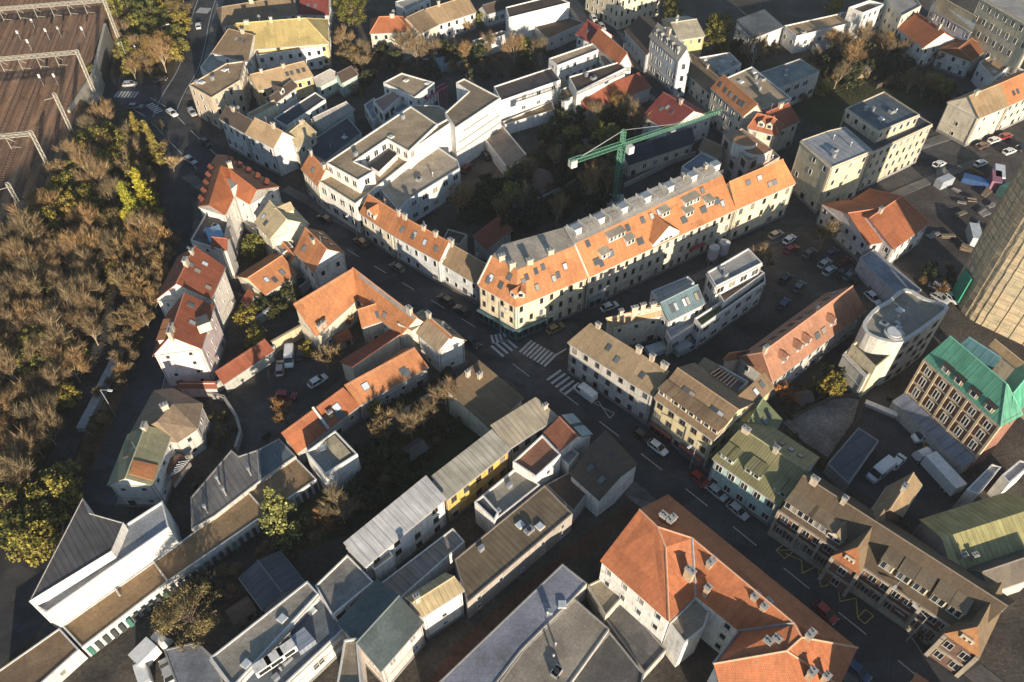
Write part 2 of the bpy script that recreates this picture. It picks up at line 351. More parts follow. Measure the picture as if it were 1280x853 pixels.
def G(label,E0,E1,R0,R1,h,rh,roof,wall,hip=(0,0),shed=False,root=None,win='d',ch=(),sk=(),dm=(),fdm=(),fsk=(),z0=0,name='house',cat='house',blank=(),ov=.3,sq=True,cap=True,dmw=None,dmr=None,sks=(.8,1.2)):
    """pitched-roof building: near eave E0-E1 and ridge R0-R1 in survey coordinates; the far side mirrors the near one"""
    h+=z0
    e0,e1=at(*E0,h),at(*E1,h); r0,r1=at(*R0,h+rh),at(*R1,h+rh)
    d=xy(e1-e0).normalized(); n=Vector((-d.y,d.x,0))
    if n.dot(xy(r0-e0))<0: n=-n
    w0=n.dot(xy(r0-e0)); w1=n.dot(xy(r1-e1)); w=(w0+w1)/2
    v0=xy(r0-e0); v1=xy(r1-e1)
    if hip[0]: v0=n*w
    elif sq: v0=n*w+d*(d.dot(v0)*.5+0)
    if hip[1]: v1=n*w
    elif sq: v1=n*w+d*(d.dot(v1)*.5)
    if not hip[0]: r0=e0+v0+Vector((0,0,rh))
    if not hip[1]: r1=e1+v1+Vector((0,0,rh))
    r0.z=r1.z=h+rh
    if hip[0] :
        s=d.dot(xy(r0-e0)); r0=e0+n*w+d*max(s,.5)+Vector((0,0,rh))
    if hip[1]:
        s=d.dot(xy(r1-e0)); L=d.dot(e1-e0); r1=e0+n*w+d*min(s,L-.5)+Vector((0,0,rh))
    f=1.0 if shed else 2.0
    c2=e1+v1*f; c3=e0+v0*f
    if shed: c2.z=c3.z=h+rh; r0=c3; r1=c2
    quad=[e0,e1,c2,c3]
    if sum(quad[i].x*quad[(i+1)%4].y-quad[(i+1)%4].x*quad[i].y for i in range(4))<0: flip=True
    else: flip=False
    if root is None: root=root_for(name,label,cat,quad,z0)
    rm=rmat(roof); wm=wmat(wall)
    # roof
    m=MB(); faces=[]
    if shed: faces=[[e0,e1,c2,c3]]
    else:
        faces=[[e0,e1,r1,r0],[c2,c3,r0,r1]]
        if hip[0]: faces.append([c3,e0,r0])
        if hip[1]: faces.append([e1,c2,r1])
    if flip: faces=[list(reversed(q)) for q in faces]
    roof_slab(m,faces,rm)
    m.build('roof',root,root.location)
    for p,q in (((e0,e1),) if shed else ((e0,e1),(c2,c3))):
        k=MB(); dn=Vector((0,0,-.16)); k.bar(p+dn,q+dn,.11,mat('flat',(.30,.29,.28),rough=.5,metal=.3)); k.build('gutter',root,root.location)
    if cap and not shed:
        k=MB(); cm=mat('flat',tuple(min(.6,x*1.15+.05) for x in roof[1]))
        up=Vector((0,0,.06)); k.bar(r0+up,r1+up,.16,cm)
        if hip[0]: k.bar(e0+up,r0+up,.14,cm); k.bar(c3+up,r0+up,.14,cm)
        if hip[1]: k.bar(e1+up,r1+up,.14,cm); k.bar(c2+up,r1+up,.14,cm)
        k.build('ridge_cap',root,root.location)
    # walls
    poly=[Vector((p.x,p.y,0)) for p in quad]; order=[0,1,2,3]
    if flip: poly=poly[::-1]; order=[3,2,1,0]
    ip=inset(poly,ov); m=MB(); pitch=rh/max(w,.5); zt=h+pitch*ov-.12
    bw={order.index(b) if not flip else (2-b)%4 for b in blank}
    Q={order[i]:ip[i] for i in range(4)}
    # note order: e0,e1,c2,c3
    def quadw(a,b,za,zb): m.face([(a.x,a.y,z0),(b.x,b.y,z0),(b.x,b.y,zb),(a.x,a.y,za)],wm) if not flip else m.face([(b.x,b.y,z0),(a.x,a.y,z0),(a.x,a.y,za),(b.x,b.y,zb)],wm)
    if shed:
        zh=h+rh-.15
        quadw(Q[0],Q[1],zt,zt); quadw(Q[1],Q[2],zt,zh); quadw(Q[2],Q[3],zh,zh); quadw(Q[3],Q[0],zh,zt)
    else:
        quadw(Q[0],Q[1],zt,zt); quadw(Q[2],Q[3],zt,zt)
        for (a,b,hp) in ((1,2,hip[1]),(3,0,hip[0])):
            A,B=Q[a],Q[b]
            if hp: quadw(A,B,zt,zt)
            else:
                Mx=(A+B)/2; f=[(A.x,A.y,z0),(B.x,B.y,z0),(B.x,B.y,zt),(Mx.x,Mx.y,h+rh-.22),(A.x,A.y,zt)]
                m.face(f if not flip else f[::-1],wm)
    m.build('wall',root,root.location)
    FOOT.append((root,[Vector(q) for q in ip],h+rh*.4))
    wn=(DEFW if win=='d' else win)
    if wn:
        hh=h
        for i in range(4):
            a,b=order[i],order[(i+1)%4]
            side={frozenset((0,1)):0,frozenset((1,2)):1,frozenset((2,3)):2,frozenset((3,0)):3}[frozenset((a,b))]
            if side in blank: continue
            top=h+(rh*.55 if (side in(1,3) and not hip[0 if side==3 else 1] and not shed) else 0)
            facade(root,ip[i],ip[(i+1)%4],h if not(side in(1,3)) else h,z0,wn)
    S=[e0,e1,r1,r0]; SF=[c2,c3,r0,r1]
    dw=dmw or wm; dr=dmr or rm
    extras(root,S,d,ch,sk,dm,None,dw,dr,sks)
    if not shed: extras(root,SF,d,(),fsk,fdm,None,dw,dr,sks)
    root['_h']=h
    if not shed and ch and R.random()<.6: antenna(root,r0.lerp(r1,R.uniform(.2,.8)))
    return root
def F(label,pts,h,roof,wall,par=.32,root=None,win='d',vents=0,z0=0,name='flat_roofed_building',cat='building',blank=(),pth=.24,parm=None):
    """flat-roofed building from its roof outline in survey coordinates"""
    h+=z0
    P=[at(*p,h) for p in pts]; poly=ccw([(p.x,p.y) for p in P]); poly=[Vector((p[0],p[1],0)) for p in poly]
    if root is None: root=root_for(name,label,cat,poly,z0)
    wm=wmat(wall); rm=rmat(roof)
    m=MB(); n=len(poly); zr=h-par
    for i in range(n):
        a,b=poly[i],poly[(i+1)%n]; m.face([(a.x,a.y,z0),(b.x,b.y,z0),(b.x,b.y,h),(a.x,a.y,h)],wm)
    ip=inset(poly,pth); pm=parm or mat('flat',tuple(min(.72,x*(.9 if min(wall)>.5 else .55)+.02) for x in wall))
    for i in range(n):
        j=(i+1)%n; a,b,c,d_=poly[i],poly[j],ip[j],ip[i]
        m.face([(a.x,a.y,h),(b.x,b.y,h),(c.x,c.y,h),(d_.x,d_.y,h)],pm)
        m.face([(c.x,c.y,zr),(d_.x,d_.y,zr),(d_.x,d_.y,h),(c.x,c.y,h)],wm)
    m.build('wall',root,root.location)
    m=MB(); m.face([(p.x,p.y,zr) for p in ip],rm); m.build('roof',root,root.location)
    FOOT.append((root,poly,h))
    wn=(DEFW if win=='d' else win)
    if wn:
        for i in range(n):
            if i not in blank: facade(root,poly[i],poly[(i+1)%n],h-.2,z0,wn)
    cx=sum(p.x for p in ip)/n; cy=sum(p.y for p in ip)/n; k=0; tries=0
    ang=math.atan2(poly[1].y-poly[0].y,poly[1].x-poly[0].x)
    while k<vents and tries<200:
        tries+=1; q=R.choice(ip); t=R.uniform(.1,.8); x,y=cx+(q.x-cx)*t,cy+(q.y-cy)*t
        if not inside(x,y,ip): continue
        k+=1; roofvent(root,(x,y,zr),ang)
    return root
VM=[]
def roofvent(root,p,ang):
    if not VM:
        a=MB(); a.box((0,0,.5),(.9,.6,1.0),METAL); a.box((0,0,1.05),(1.05,.75,.1),METAL); VM.append(a.mesh('roof_vent'))
        a=MB(); a.bar((0,0,0),(0,0,1.1),.14,METAL,n=6); a.bar((0,0,1.05),(0,0,1.3),.26,METAL,.12,6); VM.append(a.mesh('roof_vent'))
        a=MB(); a.box((0,0,.35),(1.6,1.1,.7),METAL); a.bar((0,0,.7),(0,0,.82),.42,DARK,n=8); a.box((.5,.3,.2),(.3,.9,.4),DARK); VM.append(a.mesh('roof_vent'))
        a=MB(); a.box((0,0,.12),(1.3,1.3,.24),FRAME); a.box((0,0,.28),(1.1,1.1,.1),mat('flat',(.5,.55,.58),rough=.2)); VM.append(a.mesh('roof_vent'))
    o=link('roof_vent',R.choice(VM),root); o.location=Vector(p)-root.location; o.rotation_euler.z=ang
def DECK(label,E,D,B,h,rh,roof,deck,wall,root=None,win='d',name='apartment_building',cat='apartment building',vents=0,z0=0):
    """block with a steep tiled front slope up to a flat deck"""
    e=[at(*p,h) for p in E]; d=[at(*p,h+rh) for p in D]; b=[at(*p,h+rh) for p in B]
    if root is None: root=root_for(name,label,cat,e+b,z0)
    rm=rmat(roof); dk=rmat(deck); wm=wmat(wall); m=MB(); fs=[]
    for i in range(len(e)-1): fs.append([e[i],e[i+1],d[i+1],d[i]])
    roof_slab(m,fs,rm); m.build('roof',root,root.location)
    m=MB(); roof_slab(m,[d+b[::-1]],dk); m.build('roof_deck',root,root.location)
    m=MB(); chain=e+[d[-1]]+b[::-1]+[d[0]]
    ext=ccw([(p.x,p.y) for p in e+b[::-1]]); ip=inset([Vector((p[0],p[1],0)) for p in ext],.3)
    m=MB(); ext=[Vector((p[0],p[1],0)) for p in ext]
    zmap={(round(p.x,3),round(p.y,3)):(h-.1) for p in e}; zmap.update({(round(p.x,3),round(p.y,3)):(h+rh-.25) for p in b})
    n=len(ext)
    for i in range(n):
        j=(i+1)%n; za=zmap[(round(ext[i].x,3),round(ext[i].y,3))]; zb=zmap[(round(ext[j].x,3),round(ext[j].y,3))]
        A,Bp=ip[i],ip[j]; f=[(A.x,A.y,z0),(Bp.x,Bp.y,z0),(Bp.x,Bp.y,zb),(A.x,A.y,za)]
        if abs(za-zb)>.5:   # party end: follow the roof up to the deck edge
            lo,hi=(ext[i],ext[j]) if za<zb else (ext[j],ext[i])
            dd=d[0] if (Vector((d[0].x,d[0].y,0))-lo).length+(Vector((d[0].x,d[0].y,0))-hi).length<(Vector((d[-1].x,d[-1].y,0))-lo).length+(Vector((d[-1].x,d[-1].y,0))-hi).length else d[-1]
            q=(dd.x,dd.y,h+rh-.25); q=(A.x+(Bp.x-A.x)*max(0,min(1,(xy(dd)-A).dot(Bp-A)/(Bp-A).length_squared)),A.y+(Bp.y-A.y)*max(0,min(1,(xy(dd)-A).dot(Bp-A)/(Bp-A).length_squared)),h+rh-.25)
            f=[f[0],f[1],f[2],q,f[3]]
        m.face(f,wm)
        if win and za<h and zb<h: facade(root,A,Bp,h,z0,(DEFW if win=='d' else win))
    m.build('wall',root,root.location); FOOT.append((root,ip,h+rh*.5))
    root['_s']=0
    S=[[e[i],e[i+1],d[i+1],d[i]] for i in range(len(e)-1)]
    return root,S
def RF(label,outline,faces,roof,wall,root=None,win='d',z0=0,name='house',cat='house'):
    """irregular roof: faces and eave outline given as (px,py,height) points"""
    O=[at(*p) for p in outline]
    if root is None: root=root_for(name,label,cat,O,z0)
    fs=[]
    for f in faces:
        q=[at(*p) for p in f]; n=(q[1]-q[0]).cross(q[2]-q[0])
        if n.z<0: q.reverse()
        fs.append(q)
    m=MB(); roof_slab(m,fs,rmat(roof)); m.build('roof',root,root.location)
    a=sum(O[i].x*O[(i+1)%len(O)].y-O[(i+1)%len(O)].x*O[i].y for i in range(len(O)))
    if a<0: O.reverse()
    ip=inset([xy(p) for p in O],.25); m=MB(); wm=wmat(wall)
    for i in range(len(O)):
        j=(i+1)%len(O); A,B=ip[i],ip[j]; m.face([(A.x,A.y,z0),(B.x,B.y,z0),(B.x,B.y,O[j].z-.15),(A.x,A.y,O[i].z-.15)],wm)
        if win: facade(root,A,B,min(O[i].z,O[j].z),z0,(DEFW if win=='d' else win))
    m.build('wall',root,root.location); FOOT.append((root,ip,min(p.z for p in O))); return root
def coping(root,pts,c=(.55,.52,.47),r=.2):
    m=MB(); P=[at(*p) for p in pts]
    for i in range(len(P)-1): m.bar(P[i],P[i+1],r,mat('flat',c))
    m.build('firewall_coping',root,root.location)
def trims():
    """plinth, cornice and string courses, downpipes on the facades one can see"""
    by={}
    for root,a,b,h,z0,wn in PEND:
        e=b-a; L=e.length
        if L<4 or h-z0<4: continue
        u=e.normalized(); nrm=Vector((u.y,-u.x,0)); mid=(a+b)/2; tc=Vector((0,0,0))-mid; tc.z=0
        if nrm.dot(tc.normalized())<0: continue
        by.setdefault(root.name,[root,[]])[1].append((a,b,u,nrm,L,h,z0))
    pl=mat('plaster',(.26,.25,.235)); co=mat('flat',(.52,.49,.44)); dp=mat('flat',(.25,.24,.23))
    for nm,(root,fs) in by.items():
        if not nm.startswith(('house','apartment')): continue
        for a,b,u,nrm,L,h,z0 in fs:
            ang=math.atan2(u.y,u.x); mid=(a+b)/2
            for nm_,z,t,d,mm in (('plinth',z0+.4,.8,.1,pl),('cornice',h-.35,.28,.3,co),('string_course',z0+3.35,.14,.14,co)):
                m=MB(); m.box((mid.x+nrm.x*d*.4,mid.y+nrm.y*d*.4,z),(L,d,t),mm,ang); m.build(nm_,root,root.location)
        for a,b,u,nrm,L,h,z0 in fs:
            for q in (a+u*.3,b-u*.3):
                m=MB(); m.bar(q+nrm*.1+Vector((0,0,z0)),q+nrm*.1+Vector((0,0,h-.3)),.07,dp); m.build('downpipe',root,root.location)
def finish_windows():
    trims(); count={}
    for root,a,b,h,z0,wn in PEND:
        e=b-a; L=e.length; z0=wn.get('z0',z0)
        if L<2.2: continue
        u=e.normalized(); nrm=Vector((u.y,-u.x,0)); mid=(a+b)/2
        tocam=Vector((0,0,0))-mid; tocam.z=0
        if nrm.dot(tocam.normalized())<-.15: continue
        rows=max(1,int((h-z0+.3)/wn['st'])); n=max(1,int((L-.8)/wn['bay'])); sp=L/n
        hs=(h-z0)/rows
        rot=math.atan2(u.y,u.x); door_at=R.randrange(n) if wn['door'] and nrm.dot(tocam.normalized())>.2 and L>5 else -1
        for r in range(rows):
            for k in range(n):
                p=a+u*(sp*(k+.5)); zc=z0+r*hs+(hs-wn['h'])*.55
                t=p+nrm*.6; blocked=False
                for (rt,poly,hh) in FOOT:
                    if rt is root and hh<=z0+.1: continue
                    if hh>zc+.3 and inside(t.x,t.y,poly): blocked=True; break
                if blocked: continue
                c=count.get(root.name,0)
                if c>=98: continue
                if r==0 and k==door_at and zc-z0<3:
                    o=link('door',door_mesh(1.3,2.3),root); o.location=Vector((p.x,p.y,z0+.05))-root.location; o.rotation_euler.z=rot; continue
                if R.random()<wn.get('skip',.06): continue
                count[root.name]=c+1
                o=link('window',window_mesh(wn['w'],wn['h'],wn['dark']),root); o.location=Vector((p.x,p.y,zc))-root.location; o.rotation_euler.z=rot
# ---------------------------------------------------------------- the town, north-west quarter
T=lambda c:('tile',c)
S_=lambda c,p=.8:('seam',c,p)
K=lambda c:('felt',c)
SM=W(bay=3.2,w=.9,h=1.2,st=2.9)
FEW=W(bay=4.5,w=.9,h=1.1,st=3.0,skip=.35,door=False)
BIG=W(bay=3.0,w=2.1,h=1.7,st=3.4,door=False)
TALL=W(bay=2.4,w=1.05,h=1.75,st=3.2)
# along the top edge, left
G('long brown-roofed house with white wall behind the zebra crossing at the top left','277,33'.split(',') and (277,33),(372,17),(277,7),(372,-4),6,3,T(BRN),WHITE,hip=(1,0),ch=(.4,.8),sk=((.7,.5),))
G('narrow maroon-roofed house with two white skylights between brown roof and big green tree',(373,18),(411,19),(373,-3),(408,-5),6,3,T(MAR),WHITE,ch=(.5,),sk=((.3,.5),(.55,.5)))
b=G('L-shaped house with a large pale yellow roof sloping to a courtyard',(312,62),(411,54),(280,33),(382,21),8,4.5,T((.46,.36,.15)),YEL,ch=(.15,.5,.9),hip=(0,1))
F('white courtyard house with brown flat roof in front of the yellow roof',[(320,54),(402,47),(403,58),(320,69)],7,K(TAN),WHITE,vents=1)
G('dark hipped house with ribbed roof and three skylights by the road bend',(265,66),(310,77),(279,35),(305,41),8,3.5,S_(BRN,.6),WHITE,hip=(1,0),sk=((.45,.7),(.6,.7),(.75,.7)),ch=(.6,))
F('low grey flat annex squeezed between dark hipped house and beige corner block',[(250,84),(264,66),(288,74),(264,95)],6,K(GRY),WHITE,win=None)
b=F('modern beige flat-roofed corner block with plant on its roof at the road bend',[(236,106),(282,79),(305,76),(300,100),(264,122)],10,K(TAN),BEIGE,vents=5,win=TALL)
b=G('brown gabled block with yellow end wall and roof windows behind beige corner block',(322,113),(392,95),(316,101),(373,71),8,2.5,T(TAN),YEL,sk=((.6,.5),(.68,.5),(.8,.5),(.9,.5)),ch=(.2,.6))
b=G('ribbed dark-roofed terrace house at the upper end of the street',(273,148),(306,167),(285,134),(318,152),9,3,S_(DBR,.7),PALEB,win=TALL,ch=(.3,))
b=G('terrace house with brown roof and bright white gable end at the street bend',(306,167),(342,185),(318,152),(360,163),9,3.4,T(TAN),PALEB,win=TALL,ch=(.7,),blank=(1,))
G('pale sand-roofed wing behind bright white gable end',(372,185),(396,165),(361,162),(386,151),8,2,K((.48,.38,.22)),CREAM,ch=(.8,))
F('low dark courtyard hall behind sand-roofed wing',[(374,185),(434,146),(452,166),(407,202)],5,K(SLA),GREYW,vents=3,win=None)
G('dark inner roof with white windowed back wall in the upper-left court',(340,132),(372,108),(330,125),(362,103),7,2,T(DBR),WHITE,dm=((.5,.3),))
F('narrow inner roof with small sunlit end in the upper-left court',[(342,148),(394,115),(407,124),(358,158)],7,K(SLA),WHITE)
F('long narrow brown shed roof between two dark roofs of the court',[(308,142),(343,124),(347,130),(313,148)],8,K(TAN),CREAM,win=None)
G('grey-roofed shed with teal walls and sunlit slope',(397,160),(444,137),(396,149),(426,127),5,2,S_(GRY,1.2),TEAL,win=FEW)
G('small grey hipped house with green walls, left of the pair',(396,110),(426,94),(396,97),(411,86),5,2,T(GRY),TEAL,hip=(0,1))
G('small dark hipped house with teal walls, right of the pair',(427,104),(448,93),(425,92),(437,82),5,2,T(DBR),TEAL,hip=(0,1))
G('small detached house with orange hipped roof and pale walls beside bare tree',(462,42),(514,40),(474,22),(497,20),6.5,3,T(ORB),CREAM,hip=(1,1),ch=(.7,))
G('small orange-roofed house on the street left of the big white flat-roofed building',(376,211),(397,233),(387,193),(408,210),8,3.5,T(ORA),CREAM,ch=(.9,.1),sk=((.5,.45),))
F('white flat-roofed block at the top edge beside brown roof',[(494,2),(533,-10),(538,-2),(508,14)],7,K(GRY),WHITE)
G('long brown gabled house with pale front at the top edge',(546,31),(596,15),(529,12),(586,-4),6,3,T(TAN),WHITE,ch=(.3,))
G('brown hipped house with cream gable beside the orange hipped house',(526,42),(548,31),(508,22),(530,12),6,3,T(BRN),CREAM,blank=(3,))
G('low house with glazed front and dark roof at the top edge',(609,18),(662,2),(602,7),(655,-8),5,2,T(DBR),PALEB,win=W(bay=2,w=1.7,h=1.8,st=3.4))
F('tall white blank-walled house with dark shed roof at the top edge',[(636,22),(712,3),(692,-6),(632,9)],9.5,K(DBR),WHITE,win=None)
F('dark low roof under the tall white blank wall',[(668,33),(709,20),(731,28),(684,49)],4.5,K(DBR),GREYW,win=SM)
F('small white box house with brown roof in the gardens',[(590,51),(628,38),(636,41),(600,55)],5,K(BRN),WHITE,win=None)
# white villa with terraces
b=F('stepped modern white villa with pink pergola behind the big white flat-roofed building',[(479,103),(502,91),(543,103),(518,122)],9,K(GRV),WHITE,name='villa',cat='villa',vents=2)
F('',[(466,126),(500,109),(507,115),(479,141)],7.5,K((.36,.24,.2)),WHITE,root=b,win=W(bay=2.5,w=1.8,h=1.8,st=3.5,dark=True,door=False))
F('',[(486,137),(526,112),(548,116),(512,147)],5.5,K(BLG),WHITE,root=b,win=BIG)
F('',[(455,131),(468,122),(478,141),(466,151)],4,K(BLG),WHITE,root=b,win=BIG)
m=MB(); pk=mat('flat',(.42,.09,.15))
for q in range(7):
    a=at(534+4*q,123-2.4*q,6.2); m.bar(a,a-Vector((0,0,6)),.12,pk)
m.bar(at(533,123,6.3),at(560,107,6.3),.28,pk); m.bar(at(530,119,6.3),at(556,104,6.3),.22,pk); m.build('pergola',b,b.location)
# big white complex
b=F('big white flat-roofed L-shaped building with roof court beside the street',[(398,226),(444,255),(513,200),(581,152),(548,132),(513,131),(407,204)],9,K(GRV),WHITE,win=W(bay=2.8,w=2.0,h=1.9,st=3.1,door=False,skip=0),name='office_building',cat='office building')
F('',[(407.7,203),(513.4,132.6),(547,155),(511,189),(484,173.8),(443,201.5),(468,213.4),(447.3,225.4)],12.5,K(GRV),WHITE,root=b,win=W(bay=2.2,w=1.5,h=1.7,st=3.2,door=False,z0=9.2,skip=0),par=.3,vents=3)
F('',[(547,155),(563,146),(568,150),(511,189.5)],12,K(GRV),WHITE,root=b,win=None,par=.4)
m=MB(); q=[at(*p,9.2) for p in ((463,212),(487,192),(497,197),(474,219))]
q=[Vector((p[0],p[1],0)) for p in ccw([(p.x,p.y) for p in q])]; m.prism(q,8.6,10.2,mat('plaster',WHITE),DARK); m.build('light_well',b,b.location)
F('tall white block with ribbed brown roof and bright blank wall facing the car court',[(570,103),(580,98),(626,122),(569,160),(556,141),(586,114)],13,S_((.27,.2,.125),1.3),WHITE,win=None,name='office_building')
b=bpy.data.objects[[o.name for o in bpy.data.objects if o.get('label','').startswith('tall white block with ribbed')][0]]
m=MB(); p0,p1=xy(at(569,160,13)),xy(at(626,122,13)); u=(p1-p0).normalized(); nn=Vector((u.y,-u.x,0)); L=(p1-p0).length
for z,a_,c_ in ((10.6,.15,.7),(8.2,.05,.95),(5.8,0,1)): q=p0+u*L*(a_+c_)/2; m.box((q.x+nn.x*.1,q.y+nn.y*.1,z),(L*(c_-a_),.35,.16),mat('flat',(.35,.33,.3)),math.atan2(u.y,u.x))
m.build('ledge',b,b.location)
b=F('grey-beige flat-roofed school wing with windowed front over the car court',[(474,235),(546,182.5),(572,200),(575,210),(510,250),(498,264)],7.5,K((.40,.34,.26)),PALEB,win=W(bay=2.8,w=1.7,h=1.6,st=3.4,door=False),vents=2)
F('low brown-grey garage roof at the end of the car court',[(606,174),(627.5,156),(661,196),(635,211)],4,K((.27,.215,.165)),WHITE,win=None,vents=0,name='garage')
b=F('white link building with dark flat roof behind the garage roof',[(617,108),(689,84),(701,100),(626,126)],9,S_(DBR,1.4),WHITE,win=W(bay=4,w=1.4,h=1.2,st=3,door=False,skip=.3))
F('',[(628,152),(690,126),(694,137),(631,156)],3.5,K(BRN),WHITE,root=b,win=None)
b=F('white U-shaped building with curved glass front round a small roof court',[(686,73),(741,54),(748,62),(697,82)],10,K(GRV),WHITE,win=W(bay=2.2,w=1.3,h=1.6,st=3.3,door=False))
F('',[(711,96),(774,77),(782,85),(721,115)],9.5,K(DBR),WHITE,root=b,win=None,vents=2)
F('',[(744,62),(757,62),(775,77),(757,84)],8,K(GRV),TEAL,root=b,win=BIG)
F('',[(700,112),(712,107),(722,118),(702,128)],6.5,K(BRN),WHITE,root=b,win=None)
G('brick-red gabled house with tall white end wall on the upper street',(738,51),(773,82),(752,38),(786,69),9,4,T(ORB),WHITE,blank=(1,))
G('small dark red-roofed house next to the white blank-walled house',(719,43),(737,53),(738,25),(753,37),8,3.5,T(MAR),WHITE,sk=((.5,.5),))
G('wide weathered red shed roof below the tall white end wall',(733,139),(815,109),(722,118),(797,91),4.5,2.5,T(RED),GREYW,shed=True,win=None)
b=G('maroon-roofed house with white gables and dormer beside the crane',(803,144),(836,165),(826,115),(872,140),7,4,T(MAR),WHITE,sk=((.3,.5),(.4,.65),(.6,.6)),ch=(.6,),win=SM)
b=G('long low building with dark navy roof behind the crane',(786,207),(868,179),(777,190),(868,157),4.5,3,('felt',NAV),CREAM,win=W(bay=3,w=1.3,h=1.5,st=4))
# upper street, east side
b=G('four-storey blue-grey house with dormered roof on the upper street',(811,45),(848,77),(823,31),(862,62),11,4,T(GRY),PALEB,win=TALL,dm=((.15,.3),(.32,.3),(.5,.3),(.68,.3),(.85,.3)),ch=(.4,))
b=F('tall cream street house with blank white end wall at the top of the upper street',[(735,-40),(777,-15),(830,-33),(790,-58)],14,K(BRN),(.66,.58,.42),win=TALL,blank=())
G('low shaded house with dark brown roof below the blank white end wall',(780,38),(808,69),(796,16),(823,42),6,3,T(DBR),PALEB,win=TALL)
G('cream wing with pale roof behind the blue-grey house on the upper street',(848,50),(882,45),(842,32),(868,21),9,2,K((.38,.34,.26)),YEL,ch=(.2,))
G('low beige-roofed house between the blue-grey house and an orange roof',(846,80),(889,119),(863,67),(906,104),6,2.5,T(BRN),CREAM,ch=(.5,))
F('pale grey flat roof behind low beige-roofed house',[(872,72),(912,65),(927,80),(895,96)],6,K(GRY),WHITE,vents=4,win=SM)
b=G('orange-roofed house with pale front facing the crane jib',(888,110),(929,146),(906,96),(952,134),10,4,T(ORA),CREAM,win=TALL,sk=((.12,.5),(.3,.45),(.45,.45),(.6,.45),(.72,.45),(.8,.5)),fsk=((.3,.5),))
F('',[(908,97),(940,83),(956,96),(990,123),(953,137)],9,K(GRV),WHITE,root=b,vents=6,win=None)
F('grey flat workshop roof with dark open front behind the orange-roofed house',[(951,90),(1000,73),(1025,89),(970,112)],8,K((.25,.26,.24)),GREYW,vents=2,win=BIG)
b=G('orange-red hipped roof complex below the green-grey roof terrace',(934,160),(973,170),(946,143),(967,146),9,3,T(ORB),CREAM,hip=(1,1),dm=((.4,.25,1.8),(.7,.25,1.8)))
G('',(974,163),(1001,151),(958,142),(986,128),8,2.5,T(RED),CREAM,root=b,ch=(.6,))
b=F('pinkish villa with round bays and roof terraces behind the long orange-roofed block',[(904,168),(928,160),(966,187),(936,202)],10,K(TAN),(.52,.4,.35),vents=3,name='villa',cat='villa',win=W(bay=3,w=1.7,h=1.9,st=3.2,door=False,dark=True))
for (cx,cy,rr,z) in ((932,176,3.0,11.8),(945,186,3.2,10.8)):
    c=at(cx,cy,z); m=MB(); P=[(c.x+rr*math.cos(a*math.pi/8),c.y+rr*.8*math.sin(a*math.pi/8)) for a in range(16)]
    m.prism(P,8,z,mat('plaster',WHITE),mat('tile',(.4,.2,.1))); m.build('bay',b,b.location)
F('',[(936,203),(966,187),(975,196),(944,214)],6.5,K(GRY),(.52,.4,.35),root=b,win=None,vents=3)
F('low slate-blue roof beside the pinkish villa',[(852,208),(878,190),(899,201),(870,220)],5,K(BLG),WHITE,win=SM)
G('small white gabled house beside the pinkish villa',(873,186),(898,198),(880,172),(903,184),6,2.5,T(BRN),WHITE)
# far right, top
G('dark blue hipped roof with white wall in the upper-right gardens',(941,48),(980,33),(923,23),(956,12),6,2.0,('felt',(.07,.085,.10)),WHITE,shed=True,win=SM)
b=F('long white building with brown flat roof in the upper-right corner',[(980,32),(1062,14),(1075,26),(996,45)],6,K(TAN),WHITE,vents=2,win=W(bay=2.6,w=1.4,h=1.5,st=4,door=False))
F('',[(1061,9),(1087,0),(1106,5),(1079,16)],10,K(BRN),WHITE,root=b,par=1.2,win=W(bay=2.2,w=1.3,h=1.5,st=3.3,door=False))
F('cream four-storey house at the end of the long white building',[(1106,-3),(1140,-8),(1152,7),(1127,20)],11,K(GRY),CREAM)
G('orange gabled house with white wall in the upper-right corner',(1121,35),(1154,60),(1142,14),(1180,39),7,3.5,T(ORB),WHITE,ch=(.5,.8))
G('grey gabled apartment house with rows of windows in the upper-right corner',(1163,8),(1211,35),(1178,-4),(1222,24),11,4,T((.33,.29,.2)),PALEB,win=TALL)
F('tall cream apartment block cut by the upper-right corner of the photo',[(1226,-4),(1296,36),(1310,14),(1240,-20)],19,K(GRY),(.62,.55,.40),win=W(bay=2.6,w=1.2,h=1.7,st=3.2),name='apartment_building',cat='apartment building')
G('small house with brown-orange hipped roof below the tall cream block',(1215,77),(1234,62),(1198,61),(1214,48),6,2,T((.24,.1,.05)),WHITE,hip=(1,1))
F('pale stepped roofs below the tall cream block',[(1224,78),(1246,65),(1266,80),(1242,98)],6,K(TAN),WHITE,vents=4)
F('shaded blue-grey flat roof beside the pale stepped roofs',[(1240,99),(1266,81),(1290,92),(1262,104)],5,K(BLG),WHITE,vents=3)
b=F('broad dark flat-roofed apartment house with set-back top storey on the street at upper right',[(1047,166),(1056,143),(1105,117),(1166,155),(1091,190)],12,K(SLA),(.50,.44,.33),win=W(bay=2.3,w=1.1,h=1.6,st=3.0),name='apartment_building',cat='apartment building')
F('',[(1057.6,135),(1105,114),(1150,143),(1099,164)],15.2,S_((.10,.12,.135),2.2),(.50,.44,.33),root=b,vents=6,win=W(bay=2.2,w=1.1,h=1.5,st=3,door=False,z0=12.2))
b=F('pale apartment house with light grey metal roof next to the broad dark-roofed apartment house',[(1001.4,175),(1035,163),(1057,158),(1091,188),(1040,209)],14,S_((.33,.34,.35),1.6),(.60,.52,.36),win=W(bay=3.4,w=1.1,h=1.5,st=3.4,skip=.25),vents=4,par=.15,name='apartment_building',cat='apartment building')
G('large house with brown and orange gabled roof at the right edge by the street',(1224,148),(1262,132),(1210,121),(1250,105),9,4,T(TAN),CREAM,win=FEW,ch=(.2,))
